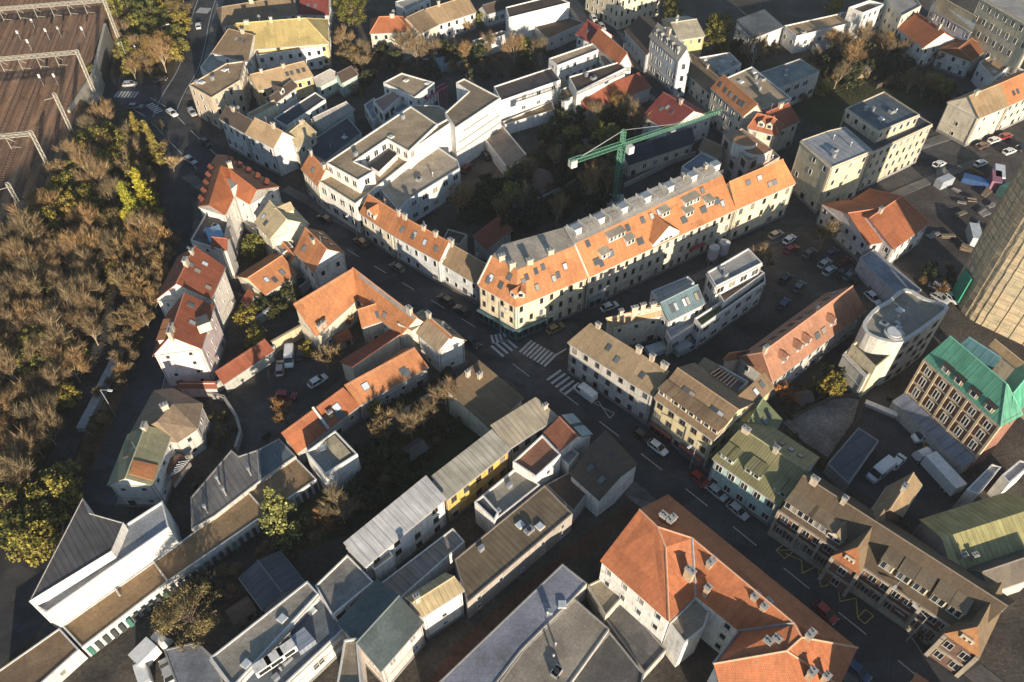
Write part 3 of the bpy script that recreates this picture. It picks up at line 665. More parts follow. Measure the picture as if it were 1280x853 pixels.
G('orange-roofed house at the right edge beside the brown gabled roof',(1262,132),(1310,110),(1250,105),(1300,83),9,4,T(ORA),CREAM,sk=((.2,.4),(.3,.4)))
b=G('orange-roofed house with white gables and roof terrace beside the construction site',(1085,306),(1125,300),(1055,273),(1083,258),6,3,T(ORB),(.62,.58,.56),hip=(0,0))
G('',(1117,312),(1163,279),(1088,269),(1130,247),6.3,3,T(ORB),(.62,.58,.56),root=b,hip=(0,1),ch=(.3,))
F('long low grey roof leading from the white-gabled orange house',[(1075,322),(1092,311),(1152,362),(1125,375)],4.5,K(BLG),(.5,.5,.53),win=None)
# ---------------------------------------------------------------- the row along the main street, upper side
b=G('orange-roofed street house with big gabled dormer beside the big white building',(449,266),(489,293),(460,243),(502,270),7.5,3.5,T(ORA),CREAM,dm=((.35,.12,2.6,True,2,1.7,3.5),),ch=(.95,),win=TALL)
b=G('long brown-orange street house with four roof windows in its slope',(489,293),(549,327),(502,270),(561,303),7.5,3.5,T((.36,.15,.065)),PALEB,sk=((.15,.45),(.38,.42),(.40,.55),(.62,.45),(.85,.45)),ch=(.1,.5,.75),win=TALL)
b=G('shaded brown-roofed street house with sunlit cream firewall',(550,328),(598,357),(562,305),(606,329),6,3.5,T(BRN),PALEB,ch=(.05,))
G('small brick-red shed roof in the back gardens of the street row',(609,312),(641,287),(589,297),(620,271),4,2.2,T(RED),GREYW,shed=True,win=None,name='shed',cat='shed')
F('dark flat extension behind the brown-orange street house',[(553,300),(560,286),(584,293),(575,306)],5,K(DBR),CREAM,win=None)
# long orange block
WL=W(bay=2.2,w=.8,h=1.5,st=3.2,dark=True)
b,S=DECK('orange-roofed corner house with flat top and blue shopfront at the crossroads',[(596.6,356),(645,384),(735,347)],[(614.5,320),(647,337.4),(718,307)],[(628,306),(640,309),(706,284)][0:1]+[(706,284)],10,5.5,T(ORA),K((.40,.35,.28)),(.64,.56,.40),win=WL)
for s,t in ((.2,.3),(.25,.4),(.75,.7),(.55,.35)): skylight(b,slope_pt(S[0],s,t),S[0][1]-S[0][0],S[0][3]-S[0][0],.9,1.4)
for s,t in ((.1,.6),(.15,.7),(.3,.75),(.42,.78),(.3,.3),(.55,.35),(.62,.4),(.1,.35),(.75,.55)): skylight(b,slope_pt(S[1],s,t),S[1][1]-S[1][0],S[1][3]-S[1][0],.8,1.2)
for q,(s,t) in ((0,(.9,.2)),(1,(.06,.2))): dormer(b,slope_pt(S[q],s,t),-xy(S[q][3]-S[q][0]),1.6,1.5,2.6,mat('plaster',CREAM),mat('tile',ORA),True)
coping(b,((735.5,346,10.1),(718.5,306,15.7),(706,283.5,15.9))); coping(b,((597,355,10.2),(614.5,319.5,15.7)))
for px,py in ((640,334),(662,330),(688,318),(627,325)): chimney(b,at(px,py,15.4),1.5,1.0,1.6,.4)
m=MB(); c=[at(x,y,0) for x,y in ((596.6,381),(645.5,414),(690,394))]
for i in range(2):
    o_=xy(c[i+1]-c[i]).normalized(); nn=Vector((o_.y,-o_.x,0)); L=(c[i+1]-c[i]).length
    tl=mat('flat',(.10,.24,.27)); mid=(c[i]+c[i+1])/2; ang=math.atan2(o_.y,o_.x)
def shopfront(root,a,b,z0,z1,m_,nm='shopfront',n=6,depth=.22):
    """a glazed shop band standing proud of the wall between two wall points"""
    a,b=xy(a),xy(b); u=(b-a).normalized(); nn=Vector((u.y,-u.x,0)); ang=math.atan2(u.y,u.x); L=(b-a).length; m=MB(); mid=(a+b)/2+nn*depth/2
    m.box((mid.x,mid.y,(z1+z0)/2),(L,depth,z1-z0),m_,ang)
    for k in range(n):
        p=a+u*(L*(k+.5)/n)+nn*(depth+.02); m.box((p.x,p.y,z0+(z1-z0)*.45),(L/n*.78,.06,(z1-z0)*.6),GLASS,ang)
    p=(a+b)/2+nn*(depth+.35); m.box((p.x,p.y,z1+.05),(L,.7,.12),m_,ang)
    m.build(nm,root,root.location)
ea,eb,ec=[at(*p,10) for p in ((597.5,356),(645,383),(735,346))]
shopfront(b,ea,eb,0,3.0,mat('flat',(.085,.16,.18)),n=7); shopfront(b,eb,eb.lerp(ec,.42),0,3.0,mat('flat',(.085,.16,.18)),n=5)
b,S=DECK('very long orange-roofed apartment block with roof terraces and triangular gable',[(735,347),(920,262)],[(718,305),(903,219)],[(706,283),(889,203)],10,5.5,T(ORA),K((.52,.47,.39)),(.58,.53,.43),win=WL)
Sx=S[0]; cr=mat('plaster',CREAM); ot=mat('tile',ORA)
for s,t in ((.07,.85),(.1,.2),(.28,.75),(.32,.78),(.42,.8),(.48,.8),(.53,.82),(.84,.85),(.93,.3)): skylight(b,slope_pt(Sx,s,t),Sx[1]-Sx[0],Sx[3]-Sx[0],.9,1.3)
for s,t in ((.08,.3),(.17,.34),(.36,.3),(.66,.33),(.80,.36),(.90,.42)): skylight(b,slope_pt(Sx,s,t),Sx[1]-Sx[0],Sx[3]-Sx[0],1.5,1.3)
wp=mat('plaster',WHITE)
for s,t in ((.135,.28),(.30,.34),(.21,.62),(.26,.62),(.56,.63),(.70,.36),(.72,.62),(.77,.62),(.85,.38)): dormer(b,slope_pt(Sx,s,t),-xy(Sx[3]-Sx[0]),2.2,1.5,2.2,wp,mat('felt',(.36,.32,.25)),False,2)
dormer(b,slope_pt(Sx,.505,.02),-xy(Sx[3]-Sx[0]),7.6,1.2,6.5,wp,ot,True,3)
dn_=xy(Sx[1]-Sx[0]).normalized(); wd=mat('flat',(.46,.45,.42))
for k in range(13):      # roof terrace divided by screens with stair heads
    p=at(714+14.4*k,292-6.6*k,15.6); m=MB(); m.box((0,0,.65),(.07,3.6,1.3),wd)
    o=m.build('terrace_screen',b); o.location=p-b.location; o.rotation_euler.z=math.atan2(dn_.y,dn_.x)
    if k%2==0:
        m=MB(); m.box((0,0,.8),(1.8,1.5,1.7),wp); m.box((0,0,1.7),(2.1,1.8,.12),METAL); o=m.build('stair_head',b); o.location=at(720+14.4*k,291-6.6*k,15.6)-b.location; o.rotation_euler.z=math.atan2(dn_.y,dn_.x)
m=MB(); a,c=at(718,303,15.9),at(903,217,15.9)
for k in range(60):
    p=a.lerp(c,k/59); m.bar(p,p+Vector((0,0,1)),.035,METAL)
m.bar(a+Vector((0,0,1)),c+Vector((0,0,1)),.05,METAL); m.bar(a+Vector((0,0,.5)),c+Vector((0,0,.5)),.03,METAL); m.build('railing',b,b.location)
for k in range(7): chimney(b,at(720+27*k,285-12.3*k,15.4),1.3,.8,1.2,.4)
ea,eb=at(735,347,10),at(920,262,10); shopfront(b,ea.lerp(eb,.02),ea.lerp(eb,.10),0,3,mat('flat',(.18,.26,.27)),n=2); shopfront(b,ea.lerp(eb,.70),ea.lerp(eb,.80),3.2,4.1,mat('flat',(.30,.04,.05)),'shop_sign',0)
b=G('orange gabled house with cream front at the far end of the long orange block',(920,262),(995,229),(912,227),(972,203),10,5,T((.50,.19,.075)),(.68,.60,.42),win=W(bay=3.2,w=1.0,h=1.5,st=3.2,dark=True),sk=((.3,.72),(.5,.72),(.62,.35),(.7,.35)),sks=(1.3,1.1),ov=.2)
m=MB(); p0=at(955,241,10); 
# crossroads south side
b=G('grey three-storey corner house with weathered brown roof at the crossroads',(709,428),(816,496),(746,408),(836,464),9,2.6,T((.29,.215,.13)),(.50,.48,.44),shed=True,win=W(bay=2.5,w=.95,h=1.5,st=3.0,dark=True),ch=((.1,1),(.62,1),(.78,1),(.93,1)),sk=((.35,.6),(.5,.4),(.8,.4)))
b=G('yellow four-storey house with row of roof dormers on the main street',(817,497),(892,551),(849,458),(921,515),9.5,3.4,T((.25,.17,.10)),(.60,.52,.32),win=W(bay=2.4,w=1.2,h=1.5,st=3.1,dark=True),dm=tuple(((k+.5)/8,.16,1.5,False) for k in range(8)),sk=((.3,.62),(.38,.62),(.76,.62),(.84,.62)),sks=(1.4,1.2))
ea,eb=at(817,497,9.5),at(892,551,9.5); shopfront(b,ea.lerp(eb,.05),ea.lerp(eb,.42),0,2.9,mat('flat',(.2,.07,.06)),n=4); shopfront(b,ea.lerp(eb,.56),ea.lerp(eb,.95),0,2.9,mat('flat',(.2,.07,.06)),n=4)
b2=G('brown-roofed back wing with long yellow sunlit wall behind the yellow house',(925,523),(968,484),(913,503),(957,465),9,1.6,T((.25,.17,.10)),(.66,.55,.22),shed=True,sk=((.25,.5),(.6,.5),(.8,.6)),win=FEW)
b=F('walled roof terrace with dark wooden pergola behind the yellow house',[(877,470),(897,455),(936,477),(908,502)],8,K((.16,.15,.15)),WHITE,par=1.0,win=None)
m=MB(); wd=mat('flat',(.10,.07,.05))
for k in range(9):
    a=at(884+4.2*k,470+2.9*k,10); c=at(900+3.6*k,460+2.4*k,10); m.bar(a,c,.09,wd)
for p,q in (((884,470),(918,493)),((900,460),(929,480))): m.bar(at(*p,9.9),at(*q,9.9),.12,wd); m.bar(at(*p,9.9),at(*p,7.2),.1,wd); m.bar(at(*q,9.9),at(*q,7.2),.1,wd)
m.build('pergola',b,b.location)
G('small dusty brown slope between roof terrace and the grey corner house',(862,468),(880,478),(884,448),(905,460),7,2,T(TAN),CREAM,shed=True,win=None)
G('small orange hipped roof beside the walled roof terrace',(905,452),(944,447),(912,443),(936,437),6,2,T((.34,.14,.07)),CREAM,hip=(1,1),win=None)
b=G('teal-fronted house with big yellow-green roof on the main street',(890,573),(975,633),(929,540),(1008,586),7.5,3.2,S_(YGR,.5),(.42,.58,.56),win=W(bay=2.2,w=1.4,h=1.8,st=3.4),ch=(.08,.55),dm=((.1,.14,1.3,False),(.2,.14,1.3,False),(.45,.2,1.4,False),(.57,.2,1.4,False),(.87,.2,1.3,False),(.95,.2,1.3,False)),fsk=((.2,.5),(.35,.5),(.5,.5)))
G('green gabled cross wing behind the teal-fronted house',(964,548),(978,524),(930,531),(957,497),7,2.5,S_((.16,.19,.10),.5),CREAM,sk=((.4,.5),(.7,.5)),win=None)
# terrace house with white terraces north of the court
b=F('modern white building with planted roof terraces and grey roof in the court',[(884,340),(935.6,310),(953,328.5),(895,358)],11,K((.34,.33,.31)),WHITE,name='apartment_building',cat='apartment building',vents=2,win=BIG)
F('',[(868,398),(944,349),(956,341),(957,352),(877,408)],7,K((.10,.12,.05)),WHITE,root=b,win=W(bay=3.0,w=1.9,h=1.6,st=3.2,door=False),par=1.0)
F('',[(893,358),(944,333),(956,341),(905,378)],8,K((.20,.15,.11)),WHITE,root=b,win=None,par=.9)
G('',(836,402),(882,379),(826,380),(872,355),8.5,2.6,S_((.15,.22,.24),.5),PALEB,root=b,sk=((.2,.5),(.3,.5),(.52,.5),(.62,.5),(.85,.5),(.93,.5)),sks=(.7,1.6))
F('',[(814,364),(860,345),(868,353),(822,374)],9,K((.40,.36,.30)),PALEB,root=b,win=SM)
F('',[(831,409),(868,389),(871,404),(838,424)],5.5,K((.40,.42,.45)),WHITE,root=b,win=BIG,par=1.0)
b=G('brown lean-to roof with row of white chimneys behind the corner house',(765,409),(832,393),(752,404),(825,376),8,2.5,T(TAN),CREAM,shed=True,ch=((.25,.95),(.48,.95),(.62,.95),(.8,.95)),win=SM)
# pinkish long roof
b=G('long house with salmon roof, four dormers and white skylights on its dark side',(966,478),(1083,388),(950,440),(1064,362),7,4.5,T((.36,.18,.11)),(.46,.45,.43),hip=(1,0),dm=((.15,.3,1.8),(.30,.3,1.8),(.39,.3,1.8),(.66,.32,1.8)),sk=((.5,.35),(.57,.35)),fsk=tuple((.06+.1*k,.5) for k in range(9)),sks=(1.2,1.1),ch=(.02,))
# oval building
ov=[(105,400),(112,360),(135,325),(170,285),(215,245),(260,222),(300,200),(335,165),(370,135),(400,124),(430,120),(480,135),(520,163),(560,185),(600,200),(640,210),(690,222),(725,240),(735,262),(715,290),(690,312),(625,362),(560,410),(480,464),(400,510),(340,515),(280,505),(220,490),(165,465),(130,440)]
b=F('curved white apartment block with rounded flat roof and stepped terraces',[(1060+x/5.818,340+y/5.818) for x,y in ov],13,K((.27,.26,.22)),(.56,.54,.48),par=.5,pth=.7,parm=mat('flat',(.50,.50,.48)),vents=5,name='apartment_building',cat='apartment building',win=W(bay=2.6,w=1.5,h=1.5,st=3.1,door=False,dark=True))
F('',[(1065,430),(1083,419),(1122,437),(1095,459)],9.5,K((.09,.085,.07)),(.70,.62,.42),root=b,par=.8,win=None)
F('',[(1055,441),(1066,431),(1096,459),(1084,470)],7,K((.10,.10,.08)),(.60,.58,.52),root=b,par=.8,win=FEW)
c=at(1117,418,12.6); m=MB(); m.bar(c,c+Vector((0,0,.5)),1.9,mat('flat',(.5,.48,.42)),n=20); m.bar(c+Vector((0,0,.5)),c+Vector((0,0,.7)),1.4,mat('flat',(.55,.57,.58),rough=.2),n=20); m.build('roof_dome',b,b.location)
# ---------------------------------------------------------------- east side: green copper roof, tower, brick row
b=G('large brick and cream building with green copper hipped roof',(1155,448),(1251,533),(1187,426),(1263,478),14,5.5,S_(COP,1.5),BRICK,hip=(0,1),win=None,name='school_building',cat='school',cap=True,dm=((.25,.08,1.9,False,1,1.6,2.2),(.42,.08,1.9,False,1,1.6,2.2),(.62,.08,1.9,False,1,1.6,2.2),(.82,.08,1.9,False,1,1.6,2.2)),dmw=mat('plaster',(.56,.46,.32)),dmr=mat('felt',(.05,.045,.045)))
a,c=at(1156,449,14),at(1250,532,14); u=xy(c-a).normalized(); nn=Vector((u.y,-u.x,0)); L=xy(c-a).length; ang=math.atan2(u.y,u.x)
m=MB(); cm=mat('plaster',(.58,.47,.32))
for k in range(6):
    p=xy(a)+u*(L*k/5)-nn*.2; m.box((p.x,p.y,8.3),(.42,.5,11),cm,ang)
for z,t_ in ((4.4,.3),(7.65,.14),(10.8,.16),(13.5,.5)):
    p=xy(a+c)/2-nn*.2; m.box((p.x,p.y,z),(L,.42,t_),cm,ang)
m.build('stone_trim',b,b.location)
for k in range(5):
    for z,hh in ((5.0,2.1),(8.1,2.1),(11.2,1.7)):
        p=xy(a)+u*(L*(k+.5)/5)-nn*.22; m=MB(); m.box((p.x,p.y,z+hh/2),(1.45,.2,hh+.2),cm,ang); o=m.build('window_surround',b,b.location)
        for dx in (-.33,.33):
            wo=link('window',window_mesh(.6,hh,False),o); q=p+u*dx+nn*.14; wo.location=Vector((q.x,q.y,z))-b.location; wo.rotation_euler.z=ang
m=MB(); q0=xy(a)+nn*.1; q1=xy(c)+nn*.1
m.face([q0+Vector((0,0,4.2)),q0+nn*2.7+Vector((0,0,3.3)),q1+nn*2.7+Vector((0,0,3.3)),q1+Vector((0,0,4.2))][::-1],mat('seam',(.20,.23,.29),pitch=2.2))
m.face([q0+nn*2.7,q1+nn*2.7,q1+nn*2.7+Vector((0,0,3.3)),q0+nn*2.7+Vector((0,0,3.3))],mat('plaster',GREYW)); m.face([q0,q0+nn*2.7,q0+nn*2.7+Vector((0,0,3.3)),q0+Vector((0,0,4.2))],mat('plaster',GREYW)); m.face([q1+nn*2.7,q1,q1+Vector((0,0,4.2)),q1+nn*2.7+Vector((0,0,3.3))],mat('plaster',GREYW))
m.build('lean_to',b,b.location)
G('',(1262,530),(1310,470),(1266,479),(1310,452),13.5,4.5,S_((.11,.40,.26),1.5),BRICK,root=b,win=None)
G('',(1196,434),(1240,463),(1214,424),(1250,447),16.5,2.2,S_((.10,.22,.25),1.5),BRICK,root=b,win=None)
# scaffolded tower
t=thing('scaffolded_tower','tall tower wrapped in tan scaffold netting at the right edge','tower',xy(at(1250,410,0)))
A,B,C=xy(at(1203,396)),xy(at(1305,444)),xy(at(1192,374))
D_=B+(C-A); D_=A+(B-A)+(C-A)*1.9; C=A+(C-A)*1.9; TH=62
def rounded(P,rad,n=6):
    out=[]
    for i in range(len(P)):
        a,b_,c=P[i-1],P[i],P[(i+1)%len(P)]; p,q=b_+(a-b_).normalized()*rad,b_+(c-b_).normalized()*rad
        for k in range(n+1): t_=k/n; out.append(p*(1-t_)**2+b_*2*t_*(1-t_)+q*t_*t_)
    return out
tw=rounded([Vector((p[0],p[1],0)) for p in ccw([(p.x,p.y) for p in (A,B,D_,C)])],4.2); core=inset(tw,1.3)
m=MB(); m.prism(core,0,TH-1,mat('plaster',BEIGE),mat('felt',GRY)); m.build('wall',t,t.location)
m=MB(); mm=mat('net',(.58,.485,.335)); n=len(tw); nz=40; rr=random.Random(4); off=[[rr.uniform(-.05,.05) for _ in range(nz+1)] for _ in range(n)]; uacc=0.0
cen=sum(tw,Vector((0,0,0)))/n
P_=lambda a,k: tw[a%n]+(tw[a%n]-cen).normalized()*off[a%n][k]+Vector((0,0,TH*k/nz))
for a_ in range(n):
    du=(tw[(a_+1)%n]-tw[a_]).length
    for k in range(nz): m.face([P_(a_,k),P_(a_+1,k),P_(a_+1,k+1),P_(a_,k+1)],mm,[(uacc,TH*k/nz),(uacc+du,TH*k/nz),(uacc+du,TH*(k+1)/nz),(uacc,TH*(k+1)/nz)])
    uacc+=du
m.build('netting',t,t.location)
ot=inset(tw,-.12); sc_=mat('flat',(.36,.30,.21))
m=MB()
for k in range(1,30):
    for a_ in range(n): m.bar(ot[a_]+Vector((0,0,2.1*k)),ot[(a_+1)%n]+Vector((0,0,2.1*k)),.05,sc_,n=3)
L_=0
for a_ in range(n):
    e=ot[(a_+1)%n]-ot[a_]; q=max(1,int(e.length/2.6))
    for k in range(q): p=ot[a_]+e*(k/q); m.bar(p,p+Vector((0,0,TH)),.06,sc_,n=3)
m.build('scaffold',t,t.location)
m=MB(); m.box((0,0,0),(.3,3.6,7),mat('flat',(.03,.24,.16)),math.atan2((A-C).y,(A-C).x)+math.pi/2); o=m.build('green_netting',t); o.location=(A+C)/2+Vector((-.6,-.6,5))-t.location
FOOT.append((t,[Vector(p) for p in core],TH))
G('narrow gabled sandy roof crossing in front of the scaffolded tower',(1236,432),(1310,492),(1243,425),(1316,482),9,1.5,T((.45,.34,.2)),CREAM,win=None)
# brick row on the main street
bw=W(bay=1.9,w=1.25,h=1.9,st=3.4,skip=.02)
b=G('long dark brick school with brown roof, cream dormers and orange gables on the main street',(975,638),(1213,798),(1008,588),(1268,774),7.8,4.6,T((.135,.098,.062)),(.16,.075,.05),win=bw,name='school_building',cat='school',ch=(.06,.22),
  dm=((.075,.12,4.6,False,4,2.1,5.5),(.20,.12,4.2,False,4,2.1,5.5),(.285,.1,2.6,True,2,1.5,4),(.545,.2,2.2,False,2,2.3,5),(.63,.2,2.2,False,2,2.3,5),(.71,.2,2.2,False,2,2.3,5),(.80,.2,2.2,False,2,2.3,5),(.88,.2,2.2,False,2,2.3,5)),dmw=mat('plaster',(.60,.52,.38)),dmr=mat('tile',(.26,.20,.13)))
e0,e1=at(975,638,7.8),at(1213,798,7.8); u=xy(e1-e0).normalized(); nn=Vector((u.y,-u.x,0)); 
if nn.y>0: nn=-nn
L=xy(e1-e0).length; ang=math.atan2(u.y,u.x); stone=mat('plaster',(.40,.35,.28))
def crossgable(root,s,wd,pr,h,rise,back,orange):
    p=xy(e0)+u*(L*s); l,r=p-u*wd/2,p+u*wd/2; f=nn*pr; m=MB(); wm=mat('brick',(.17,.085,.055)); rm=mat('tile',(.18,.13,.08)); gm=mat('tile',orange)
    q=[l+f,r+f,r-nn*1,l-nn*1]; q=[Vector((v[0],v[1],0)) for v in ccw([(v.x,v.y) for v in q])]
    m.prism(q,0,h,wm); ap=p+f*.2+Vector((0,0,h+rise)); bk=p-nn*back+Vector((0,0,h+rise)); Z=Vector((0,0,h)); 
    m.build('wall',root,root.location); m=MB()
    roof_slab(m,[[l+f+Z-u*.3,r+f+Z+u*.3,ap]],gm,.15); m.build('gable_front',root,root.location); m=MB()
    roof_slab(m,[[r+f+Z+u*.3,r-nn*back*.9+Z,bk,ap],[l-nn*back*.9+Z,l+f+Z-u*.3,ap,bk]],rm); m.build('roof',root,root.location)
    facade(root,l+f,r+f,h,0,bw)
    m=MB(); 
    for e in (l+f,r+f): m.box((e.x,e.y,h/2),(.6,.6,h+.2),stone,ang)
    mid=p+f+nn*.1; m.box((mid.x,mid.y,h/2-.2),(wd,.25,.5),stone,ang); m.build('stone_trim',root,root.location)
    m=MB(); cs=ap*.45+(p+f+Z)*.55+nn*.25
    m.box((cs.x,cs.y,cs.z+.1),(wd*.38,.25,.35),mat('plaster',CREAM),ang)
    for a_ in(-.16,0,.16): m.box((cs.x+u.x*wd*a_,cs.y+u.y*wd*a_,cs.z-.35),(.3,.25,.7),mat('plaster',CREAM),ang)
    m.build('gable_ornament',root,root.location)
crossgable(b,.40,L*.135,1.6,7.4,4.4,9,(.40,.16,.07)); crossgable(b,.985,L*.15,1.8,7.4,4.4,9,(.40,.2,.09))
m=MB()
for s in (.0,.13,.245,.33,.47,.62,.77,.9):
    p=xy(e0)+u*(L*s)+nn*.1; m.box((p.x,p.y,3.9),(.5,.5,7.7),stone,ang)
p=xy(e0)+u*(L*.5)+nn*.05; m.box((p.x,p.y,7.5),(L,.4,.45),stone,ang); m.box((p.x,p.y,.6),(L,.5,1.2),stone,ang); m.box((p.x,p.y,4.0),(L,.3,.3),stone,ang)
m.build('stone_trim',b,b.location)
G('',(1128,646),(1153,606),(1100,652),(1137,602),7.5,4,T((.28,.2,.115)),(.17,.085,.055),root=b,win=FEW,ch=(.5,))
b=G('broad hall with shaded ribs above and sunlit yellow-green slope at the right edge',(1191,716),(1310,676),(1180,672),(1300,633),7,2.4,S_((.36,.33,.15),1.0),GREYW,win=None,cap=False,name='hall',cat='hall',ch=((.12,.3),(.22,.2)))
G('dark shaded roof at the right edge below the yellow-green hall',(1236,742),(1300,720),(1222,718),(1300,690),6,3,T((.12,.10,.08)),GREYW,win=None)
F('flat entrance roof with bluish top beside the yellow-green hall',[(1153,662),(1160,655),(1186,690),(1176,702)],4,K(BLG),WHITE,vents=4,win=None)
F('sunlit white annex with two stair towers between green-roofed building and hall',[(1208,612),(1240,580),(1252,584),(1222,618)],6,K(LGR),WHITE,win=None,par=.3)
F('small white lift tower beside the sunlit annex at the right edge',[(1252,594),(1275,575),(1290,580),(1262,604)],6,K(LGR),WHITE,win=None,par=.3)
F('dark blue shelter roof in the yard beside the gravel garden',[(1073,534),(1099,551),(1061,605),(1034,580)],3,('seam',(.075,.10,.13),3.0),GREYW,win=None,par=.1,name='shelter',cat='shelter')
# ---------------------------------------------------------------- left: houses along the lower road
SMF=W(bay=3.0,w=.7,h=1.1,st=3.2,skip=.25,door=False)
P1=[(247,258,11),(262,206,11),(271,193,11),(283,194,11),(349,233,11),(312,255,11),(293,244,11),(281,269,11)]
RL0,RL1,RR1=(276,207,15),(261,256,15),(321,237,15)
RR0=(286,210,15)
b=RF('orange-red corner house with many small dormers at the road fork',P1,[[P1[0],P1[1],RL0,RL1],[P1[7],P1[6],RL0,RL1],[P1[1],P1[2],RL0],[P1[2],P1[3],RR0,RL0],[P1[3],P1[4],RR1,RR0],[P1[6],P1[5],RR1,RR0],[P1[6],RR0,RL0],[P1[0],RL1,P1[7]][:0] or [P1[6],RL0,RR0]],T(ORB),WHITE,win=SMF)
m=MB()
for f in ((P1[0],P1[7],RL1),(P1[5],P1[4],RR1)): m.face([at(p[0],p[1],p[2]-.1) for p in f],wmat(WHITE)); m.face([at(p[0],p[1],p[2]-.1) for p in reversed(f)],wmat(WHITE))
m.build('gable_wall',b,b.location)
for S_x in ([at(*P1[1]),at(*P1[0]),at(*RL1),at(*RL0)],[at(*P1[3]),at(*P1[4]),at(*RR1),at(*RR0)]):
    for k in range(5): dormer(b,slope_pt(S_x,.1+.19*k,.25),-xy((S_x[2]+S_x[3])-(S_x[0]+S_x[1])),1.1,.9,1.5,mat('tile',RED),mat('tile',RED))
m=MB(); q=[at(*p,13.4) for p in ((281,219),(291,216),(299,228),(289,236))]; q=[Vector((v[0],v[1],0)) for v in ccw([(v.x,v.y) for v in q])]; m.prism(q,11,13.3,wmat(WHITE),mat('felt',(.34,.31,.27))); m.build('roof_terrace',b,b.location)
chimney(b,at(288,209,15),1.6,.8,1.2,.5)
b=G('cream house with sand-coloured roof and round dormers below the orange-red corner house',(318,277),(337,299),(331,252),(364,273),9,3.5,T((.44,.36,.22)),CREAM,sk=((.2,.4),(.45,.3)),win=FEW,fdm=((.6,.3,2.6),))
F('',[(337,299),(352,291),(366,308),(352,318)],6.5,K(GRY),WHITE,root=b,win=SM)
G('orange gabled house with white end wall and small chimney on the main street',(367,315),(392,341),(375,283),(410,308),8,4,T(ORA),WHITE,ch=((.5,.8),),sk=((.3,.4),),fsk=((.3,.4),(.6,.4),(.8,.4)))
b=G('low orange house with white skylights in the gardens behind the pink house',(331,369),(371,342),(309,348),(356,318),4.5,2.2,T(ORA),CREAM,sk=((.45,.3),(.72,.4),(.3,.5)),win=FEW)
G('',(343,312),(359,332),(356,302),(368,323),4.8,2,T(ORA),CREAM,root=b,win=None,sk=((.8,.5),))
G('small dark red lean-to at the corner of the low orange house',(301,376),(312,385),(300,364),(320,356),3.5,1.5,T(RED),CREAM,shed=True,win=None)
b=F('roof under repair with blue tarpaulin between two red-roofed houses',[(260,262),(287,270),(277,313),(238,300)],9,K((.13,.11,.1)),(.58,.56,.52),win=FEW,vents=5)
m=MB(); q=[at(*p,9.7) for p in ((256,286),(274,281),(280,294),(262,303))]; q.sort(key=lambda v:0); roof_slab(m,[[q[0],q[3],q[2],q[1]]],mat('flat',(.22,.36,.52)),.6); m.build('tarpaulin',b,b.location)
G('',(264,311),(284,313),(262,296),(282,299),8.8,1.5,T(RED),(.58,.56,.52),root=b,win=None)
b=G('red-roofed house with bright white gable behind the pink house',(282,334),(264,374),(241,302),(225,357),10.5,4.5,T(RED),(.74,.68,.62),sk=((.25,.55),(.5,.65),(.75,.2),(.45,.9)),win=W(bay=2.5,w=.6,h=1.0,st=3.2,skip=.1,door=False),fsk=((.3,.5),(.6,.5)),ch=(.2,.5))
b=G('tall pink house with red roof and roof terrace on the lower road',(268,382),(252,436),(228,370),(212,424),10.5,4.5,T(RED),(.72,.58,.56),win=W(bay=2.9,w=.75,h=1.0,st=2.7,skip=.15),fdm=((.2,.35,2.4,False),(.45,.35,2.4,False)),ch=(.98,.85),sk=((.2,.7),(.55,.5)),dmr=mat('tile',ORA))
p=[at(*q,13.4) for q in ((243,397),(258,392),(262,402),(246,408))]; m=MB(); m.prism([Vector((v[0],v[1],0)) for v in ccw([(v.x,v.y) for v in p])],11.2,13.3,mat('plaster',(.6,.52,.45)),mat('felt',DGR)); m.build('roof_terrace',b,b.location)
b=G('red lean-to roof along the yard wall at the foot of the pink house',(279,481),(343,438),(270,463),(331,424),3.2,1.6,T(RED),(.42,.42,.38),shed=True,win=None,name='outbuilding',cat='outbuilding')
G('',(222,486),(272,486),(223,478),(268,476),3,1.2,T(RED),PINK,root=b,shed=True,win=None)
Ef=[(160,546,6.5),(192,488,6.5),(216,485,6.5),(253,504,6.5),(247,536,6.5),(222,553,6.5)]; rp,rq=(196,527,9.8),(216,505,9.8)
b=RF('brown hipped farmhouse with chimney below the pink house',Ef,[[Ef[0],Ef[1],rq,rp],[Ef[1],Ef[2],rq],[Ef[2],Ef[3],rq],[Ef[3],Ef[4],rp,rq],[Ef[4],Ef[5],rp],[Ef[5],Ef[0],rp]],T((.25,.185,.125)),(.52,.48,.44),win=SM)
chimney(b,at(208,513,9.3),1.9,1.0,1.5,.6)
b=G('white house with green roof and terracotta patch on the lower road',(215,539),(191,607),(178,534),(160,598),7.5,2.2,T((.245,.24,.15)),WHITE,win=W(bay=2.6,w=.9,h=1.0,st=2.9),ch=(.05,),fsk=((.5,.5),))
q=[(164,582),(193,584),(190,604),(164,603)]
S4=[at(215,539,7.5),at(191,607,7.5),at(160,598,9.7),at(178,534,9.7)]
m=MB(); roof_slab(m,[[slope_pt(S4,s,t)+Vector((0,0,.25)) for s,t in ((.66,.05),(.93,.05),(.93,.97),(.66,.97))]],mat('tile',ORA),.2); m.build('terracotta_patch',b,b.location)
m=MB(); q=[at(*p,4.5) for p in ((203,575),(224,566),(237,577),(216,606))]; q=[Vector((v[0],v[1],0)) for v in ccw([(v.x,v.y) for v in q])]; m.prism(q,3.2,4.2,mat('plaster',(.3,.28,.26)),mat('felt',(.15,.09,.06)))
for k in range(6):
    a_=at(211+2.4*k,596-3.6*k,4.4); c_=at(226+2.2*k,588-2.4*k,4.4); m.bar(a_,c_,.1,METAL)
m.build('terrace',b,b.location); m=MB()
